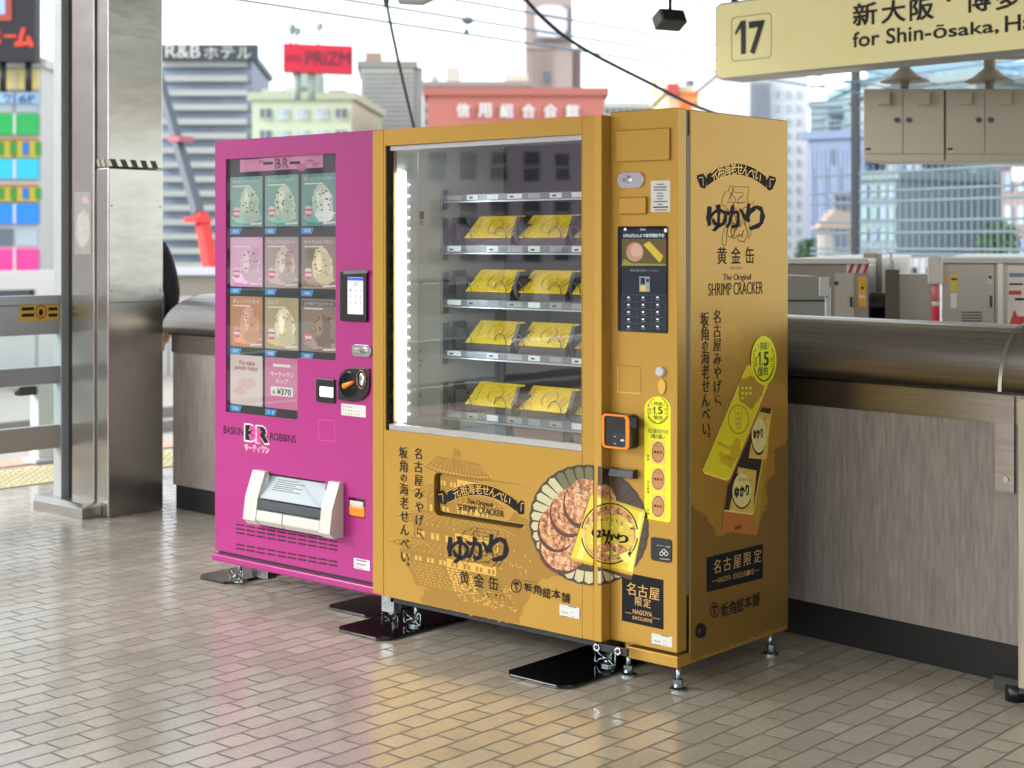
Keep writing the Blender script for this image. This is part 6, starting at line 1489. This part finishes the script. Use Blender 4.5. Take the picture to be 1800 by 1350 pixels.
# 5 slatted grey tower
rt, at = city('slatted_tower', 'light grey tower with fine horizontal slats behind the gold machine', 634, 122, 728, 122.3, 118, 16, mat('slat_grey', 'b3b5b0', .7), mat('slat_roof', '8c9088', .7))
for r in range(26): win_part(rt, at, 637, 128 + r * 8.2, 726, 131.2 + r * 8.2, mat('slat_dark', '868a8a', .5, 0, .3, .8), .1, 'window_strip')
mb = MB(); prect(mb, at, 642, 92, 671, 112, mat('brown_plant', 'a58a7c', .7), -3, 4); mb.build('roof_house', rt)
mb = MB(); prect(mb, at, 728.5, 118, 743, 420, mat('slat_side', 'a9aca8', .7), -.6, 6); mb.build('side_wing', rt)
# 6 mauve block and red hall
rt, at = city('mauve_block', 'long low mauve-brown office block behind the red hall', 744, 150, 930, 150, 152, 20, mat('mauve_facade', 'a8968f', .8), mat('mauve_roof', '9a8c88', .8))
for r in range(3): win_part(rt, at, 748, 170 + r * 20, 928, 178 + r * 20, GLS, .1, 'window_strip')
for n_, u0, v0, u1, v1, c_ in (('water_tank', 784, 117, 807, 148, 'c3bfb4'), ('cooling_tower', 886, 130, 928, 148, 'c8c2b0'), ('roof_duct', 758, 133, 768, 149, '9fb0b4')):
    mb = MB(); prect(mb, at, u0, v0, u1, v1, mat('roof_' + n_, c_, .7), -3, 4); mb.build(n_, rt)
rt, at = city('red_hall', 'terracotta red building with six white Japanese characters along its parapet', 752, 100, 1062, 100, 168, 18, mat('terracotta', 'bd7468', .8, 0, .06, .5), mat('terracotta_cap', 'b06c60', .8))
mb = MB()
for i, c_ in enumerate('信用組合会館'): mb = MB(); ptext(mb, at, c_, 802 + i * 38.4, 181 + i * .4, 826 + i * 38.4, 206 + i * .3, STICK, .3, bold=.04); mb.build('character', rt)
mb = MB()
for k in range(5): prect(mb, at, 831 + k * 39, 185, 832.5 + k * 39, 205, mat('terracotta_joint', 'd8968a', .8), .1, .08)
mb.build('joint', rt)
for r in range(3): win_part(rt, at, 770, 240 + r * 40, 1050, 262 + r * 40, GLS, .1, 'window_strip')
# 7 tower with white emblem panel
mt = mat('mauve_grey_tower', 'ac9c96', .8, 0, .05, .4)
rt, at = city('clock_tower_block', 'tall mauve-grey tower with a big pale octagonal panel near its top', 924, 170, 1006, 170, -40, 18, mt)
mb = MB(); prect(mb, at, 976, 84, 1022, 470, mat('tower_wing_pink', 'a08a84', .8), -.5, 14); wg = mb.build('wing', rt)
mb = MB()
for k in range(9): prect(mb, at, 980 + k * 5, 88, 980.6 + k * 5, 300, mat('tower_joint', '8c7872', .8), -.35, .1)
mb.build('joint', wg)
mb = MB(); pts = [(944, 12), (958, 8), (985, 9), (997, 18), (997, 52), (990, 62), (974, 66), (946, 64), (940, 44), (940, 20)]; mb.prism([at(u, v, .8) for u, v in [(936, 8), (1000, 8), (1000, 70), (936, 70)]], at.n * -.6, mat('emblem_frame', '8f8f90', .6)); mb.prism([at(u, v, 1.2) for u, v in pts], at.n * -.35, mat('emblem_white', 'dad6dc', .5)); mb.build('emblem_panel', rt)
mb = MB(); prect(mb, at, 924, 84, 975, 88, mat('tower_band', '8a807c', .8), .2, .18); [prect(mb, at, 930 + k * 9, 92, 931 + k * 9, 160, mat('tower_joint', '8c7872', .8), .2, .1) for k in range(5)]; prect(mb, at, 955, 126, 964, 146, GLS, .2, .1); mb.build('lower_panels', rt)
# 8 low strip and orange sign building
rt, at = city('low_grey_block', 'low pale grey block with dark window dashes right of the red hall', 1062, 140, 1176, 140, 190, 12, mat('pale_grey_block', 'bdbfba', .8))
for k in range(9): win_part(rt, at, 1064 + k * 12, 192, 1070 + k * 12, 200, GLS)
mb = MB(); prect(mb, at, 1150, 134, 1156, 196, mat('cream_chimney', 'd8cda0', .8), 1, 2); mb.build('chimney', rt)
rt, at = city('cream_block', 'cream building with an orange rooftop sign just above the gold machine', 1174, 120, 1266, 120, 163, 12, mat('cream_facade', 'cfc8a8', .8))
mb = MB(); prect(mb, at, 1174, 146, 1194, 166, mat('red_hoarding', 'b84a46', .6), .6, 1); mb.build('red_hoarding', rt)
mb = MB(); prect(mb, at, 1197, 164, 1246, 196, mat('orange_signboard', 'e8741c', .5), .8, .7); sb = mb.build('orange_sign', rt)
mb = MB(); ptext(mb, at, 'CHINTAI', 1202, 171, 1241, 181, mat('sign_paleorange', 'f2b884', .5), .85, bold=.02); mb.prism([at(1214, 190, .84), at(1240, 184, .84), at(1240, 187, .84), at(1222, 196, .84)], at.n * -.03, STICK); mb.build('lettering', sb)
for u in (1212, 1256):
    a = at(u, 163, -4); mb = MB(); mb.tube([a, a + ZV * 1.0], .4, mat('dark_tank', '6b6b70', .6), 14); mb.build('water_tank', rt)
mb = MB()
for u in (1190, 1240): a = at(u, 164, -3); mb.tube([a, a + ZV * 2.0], .05, DARKB, 5)
mb.build('aerials', rt)
# 9 white tower behind the gold machine's right edge
rt, at = city('white_office_tower', 'very pale white office tower with a column of small windows right of the gold machine', 1268, 106, 1420, 106, 128, 20, mat('bright_white_wall', 'd8dbdc', .7), mat('pale_cap', 'cfd4d6', .7))
for r in range(13):
    for k in range(3): win_part(rt, at, 1366 + k * 17, 160 + r * 24, 1371 + k * 17, 172 + r * 24, GLP)
mb = MB()
for k in range(7): prect(mb, at, 1318 + k * 6, 140, 1319 + k * 6, 460, mat('white_fin', 'b9c4cc', .6), .5, .45)
mb.build('fins', rt)
# 10 blue-grey stepped building
rt, at = city('bluegrey_office', 'blue-grey stepped office building behind the wind screen post', 1420, 92, 1520, 90, 246, 16, mat('bluegrey_wall', '7484a0', .7, 0, .05, .4))
for k in range(12): win_part(rt, at, 1423 + k * 7.5, 262, 1427.5 + k * 7.5, 440, mat('bluegrey_strip', '8696b2', .4), .1, 'window_strip')
win_part(rt, at, 1462, 262, 1469, 290, GLS)
rt, at = city('glass_top_office', 'pale glass office with dark roof plant above the blue-grey building', 1424, 128, 1545, 126, 188, 16, mat('pale_teal_wall', '8fa2aa', .6))
for k in range(9): win_part(rt, at, 1450 + k * 10, 214, 1456 + k * 10, 242, GLS if k % 3 else GLP)
win_part(rt, at, 1455, 192, 1520, 204, GLS, .4, 'roof_louvre'); 
for r in range(3): win_part(rt, at, 1426, 206 + r * 14, 1446, 210 + r * 14, GLP)
hs_ = thing('small_tower_house', 'small brown-roofed turret house with barred window beside the dark post', 'house', vplane(1440, 60, 1500, 60)(1470, 600))
ht = vplane(1440, 60, 1500, 60); hz = MB(); hz.prism([ht(1447, 470), ht(1497, 470), ht(1497, 398), ht(1447, 398)], ht.n * -1.2, mat('sand_wall', 'a8a29a', .8)); hz.build('wall', hs_)
mb = MB(); mb.prism([ht(1438, 402, .2), ht(1500, 402, .2), ht(1496, 374, .2), ht(1470, 368, .2)], ht.n * -1.6, mat('terracotta_roof', 'a39084', .8)); mb.build('roof', hs_)
win_part(hs_, ht, 1466, 396, 1492, 440, GLS); mb = MB(); prect(mb, ht, 1470, 340, 1494, 372, mat('dark_lantern', '5a646a', .6), -.4, .6); prect(mb, ht, 1466, 340, 1496, 345, mat('lantern_eave', '7f8a90', .6), -.3, .9); mb.build('lantern', hs_)
# 11-16 right-hand street fronts
def front(name, label, u0, u1, vtop, t, col, rows, cols, wm, sk=0, dep=12):
    m_ = mat('front_' + name, col, .75, 0, .06, .5); rt, at = city(name, label, u0, t, u1, t - sk, vtop, dep, m_)
    for r in range(rows):
        for c_ in range(cols):
            a = u0 + (u1 - u0) * (c_ + .18) / cols; b = u0 + (u1 - u0) * (c_ + .82) / cols; v0 = vtop + 8 + (470 - vtop) * r / rows; v1 = v0 + (470 - vtop) / rows * .55
            win_part(rt, at, a, v0, b, v1, wm if (r + c_) % 3 else GLB)
    return rt, at
front('teal_glass_block', 'pale teal glass block seen through the wind screen, left of the coloured shop signs', 1512, 1576, 318, 84, '74888c', 4, 4, mat('teal_glass', '7f9c9c', .25), 2)
front('upper_teal_block', 'upper pale cyan glass storeys above the teal block', 1516, 1575, 150, 120, '7d9ca4', 7, 6, mat('cyan_glass', '86b0b8', .2), 0)
rt, at = front('shop_sign_building', 'narrow building with green, cyan and blue shop signs behind the wind screen', 1574, 1622, 150, 88, '8c9a9e', 8, 3, GLP)
for v0, v1, u0, u1, c_ in ((300, 312, 1578, 1600, 'dfe6c0'), (334, 347, 1578, 1592, '3fb878'), (357, 372, 1575, 1598, '46c0dc'), (372, 384, 1575, 1598, '7fdcd0'), (392, 407, 1584, 1594, '3a78c8'), (391, 408, 1575, 1581, 'e8d8a0'), (432, 441, 1573, 1592, 'c06ab0'), (297, 330, 1621, 1631, 'd8c8d4')):
    mb = MB(); prect(mb, at, u0, v0, u1, v1, mat('shop_' + c_, c_, .5), .8, .6); mb.build('shop_sign', rt)
rt, at = front('grey_stone_block', 'grey stone-fronted block with a white and blue banner behind the wind screen', 1622, 1716, 150, 92, '7c8c8c', 7, 6, mat('stone_glass', '8ba3a6', .25), 3)
mb = MB(); prect(mb, at, 1640, 308, 1704, 326, STICK, 1.0, .4); prect(mb, at, 1642, 312, 1650, 320, mat('banner_blue', '3f86d0', .5), 1.04, .03); prect(mb, at, 1660, 314, 1680, 322, mat('banner_rose', 'd0708c', .5), 1.04, .03); mb.build('banner', rt)
win_part(rt, at, 1640, 352, 1668, 382, mat('aqua_window', '7fc8c0', .3), .5, 'aqua_panel')
front('blue_lattice_tower', 'dark blue-grey tower with a lattice front near the right edge', 1714, 1764, 150, 96, '627a8a', 12, 5, GLS, 0)
rt, at = front('rose_brick_block', 'rose-brown block at the right edge seen through the wind screen', 1760, 1850, 296, 80, '8c7c78', 3, 4, GLP, 3)
mb = MB(); prect(mb, at, 1779, 294, 1800, 318, STICK, .6, .5); mb.build('white_sign', rt)
front('blue_glass_tower', 'blue glass tower rising behind the rose-brown block', 1742, 1900, 120, 140, '6f98b0', 9, 9, mat('sky_glass', '84acc0', .2), 4)
front('skyline_block', 'pale cyan skyline block behind the hanging cabinets', 1524, 1760, 60, 210, '84a6b4', 7, 12, mat('sky_glass', '84acc0', .2), 5)

# crane boom
cr = thing('crane_boom', 'grey telescopic crane boom rising from a red base section left of the pink machine', 'crane', dp(392, 620, 34))
mb = MB(); a, m1, b = dp(402, 640, 33.0), dp(353, 376, 34), dp(272, 110, 36)
mb.tube([dp(349, 376, 34), b], [.15, .11], mat('boom_grey', '5f666e', .5), 4, True, False); mb.build('inner_boom', cr)
mb = MB(); mb.tube([a, m1], [.20, .16], mat('crane_red', 'e03a34', .45), 4, True, False); mb.build('base_boom', cr)
mb = MB(); q = dp(318, 245, 34.6); mb.box(q - Vector((.2, .2, .06)), q + Vector((.2, .2, .06)), mat('boom_collar_red', 'b0606a', .5)); q = dp(348, 388, 33.9); mb.box(q - Vector((.21, .21, .04)), q + Vector((.21, .21, .08)), mat('crane_red', 'e03a34', .45)); mb.build('collar', cr)
# dim parapet seen between the column and the pink machine
pw = vplane(280, 30, 420, 30); mb = MB(); mb.prism([pw(200, 520), pw(800, 520), pw(800, 484), pw(200, 484)], pw.n * -.3, mat('dun_parapet', '8f887c', .8)); mb.prism([pw(200, 483.6, .1), pw(800, 483.6, .1), pw(800, 470, .1), pw(200, 470, .1)], pw.n * -.4, mat('pale_coping', 'c9cfd4', .6))
tag(mb.build('far_parapet', None), 'low dun-coloured parapet with a pale coping behind the pink machine', 'parapet')
# shrubs
def shrub(label, c, r, n, grp='small shrubs by the street fronts'):
    t = thing('shrub', label, 'shrub', c - ZV * r, grp); rnd = random.Random(int(c.x * 10)); mb = MB()
    for _ in range(n):
        d = Vector((rnd.gauss(0, 1), rnd.gauss(0, 1), rnd.gauss(0, 1))).normalized() * r * rnd.random() ** .4; p = c + d
        a = Vector((rnd.gauss(0, 1), rnd.gauss(0, 1), rnd.gauss(0, 1))).normalized(); b = a.orthogonal().normalized(); s_ = r * .14
        mb.face([p + a * s_, p + b * s_ * .6, p - a * s_, p - b * s_ * .6], mat(rnd.choice(['leaf_a', 'leaf_b']), {'leaf_a': '3f5a38'}.get('leaf_a'), .7, 0, .3, 3))
    mb.build('foliage', t); mb = MB(); mb.tube([Vector((c.x, c.y, GB)), c], .12, mat('bark', '5a4a3a', .8), 6); mb.build('stem', t)
shrub('dark green shrub beside the white office tower, low behind the parapet', dp(1424, 444, 70), .7, 500); shrub('dark green shrub near the right edge behind the wind screen', dp(1756, 425, 70), 1.0, 600)

# ---- across the tracks behind the camera: what the machine windows reflect
rb = vplane(0, 10, 1, 10)
bw_ = Vector((.62, .785, 0)).normalized(); bd_ = Vector((-bw_.y, bw_.x, 0)); bc = Vector((-61, -68, 0))
rbt = thing('brick_office', 'mauve brick office with rows of sash windows across the tracks, reflected in the display glass', 'building', (bc.x, bc.y, GB))
mb = MB(); mb.prism([bc + bd_ * -34 + ZV * GB, bc + bd_ * 75 + ZV * GB, bc + bd_ * 75 + ZV * 26, bc + bd_ * -34 + ZV * 26], bw_ * -14, mat('mauve_brick', 'd8c6cc', .85, 0, .08, 2)); mb.build('wall', rbt)
mb = MB(); mb.prism([bc + bd_ * -34.5 + ZV * 26.001 + bw_ * .4, bc + bd_ * 75.5 + ZV * 26.001 + bw_ * .4, bc + bd_ * 75.5 + ZV * 26.8 + bw_ * .4, bc + bd_ * -34.5 + ZV * 26.8 + bw_ * .4], bw_ * -15, mat('mauve_cornice', '9c8f90', .8)); mb.build('roof', rbt)
WD = mat('sash_dark', '3f4450', .2)
for r in range(4):
    for k in range(25):
        o = bc + bd_ * (-20 + k * 1.95) + ZV * (-.6 + r * 3.0); mb = MB(); mb.prism([o, o + bd_ * .95, o + bd_ * .95 + ZV * 1.7, o + ZV * 1.7], bw_ * .12, WD); mb.prism([o + ZV * .8 + bw_ * .13, o + bd_ * .95 + ZV * .8 + bw_ * .13, o + bd_ * .95 + ZV * .9 + bw_ * .13, o + ZV * .9 + bw_ * .13], bw_ * .04, WALLW); mb.build('window', rbt)
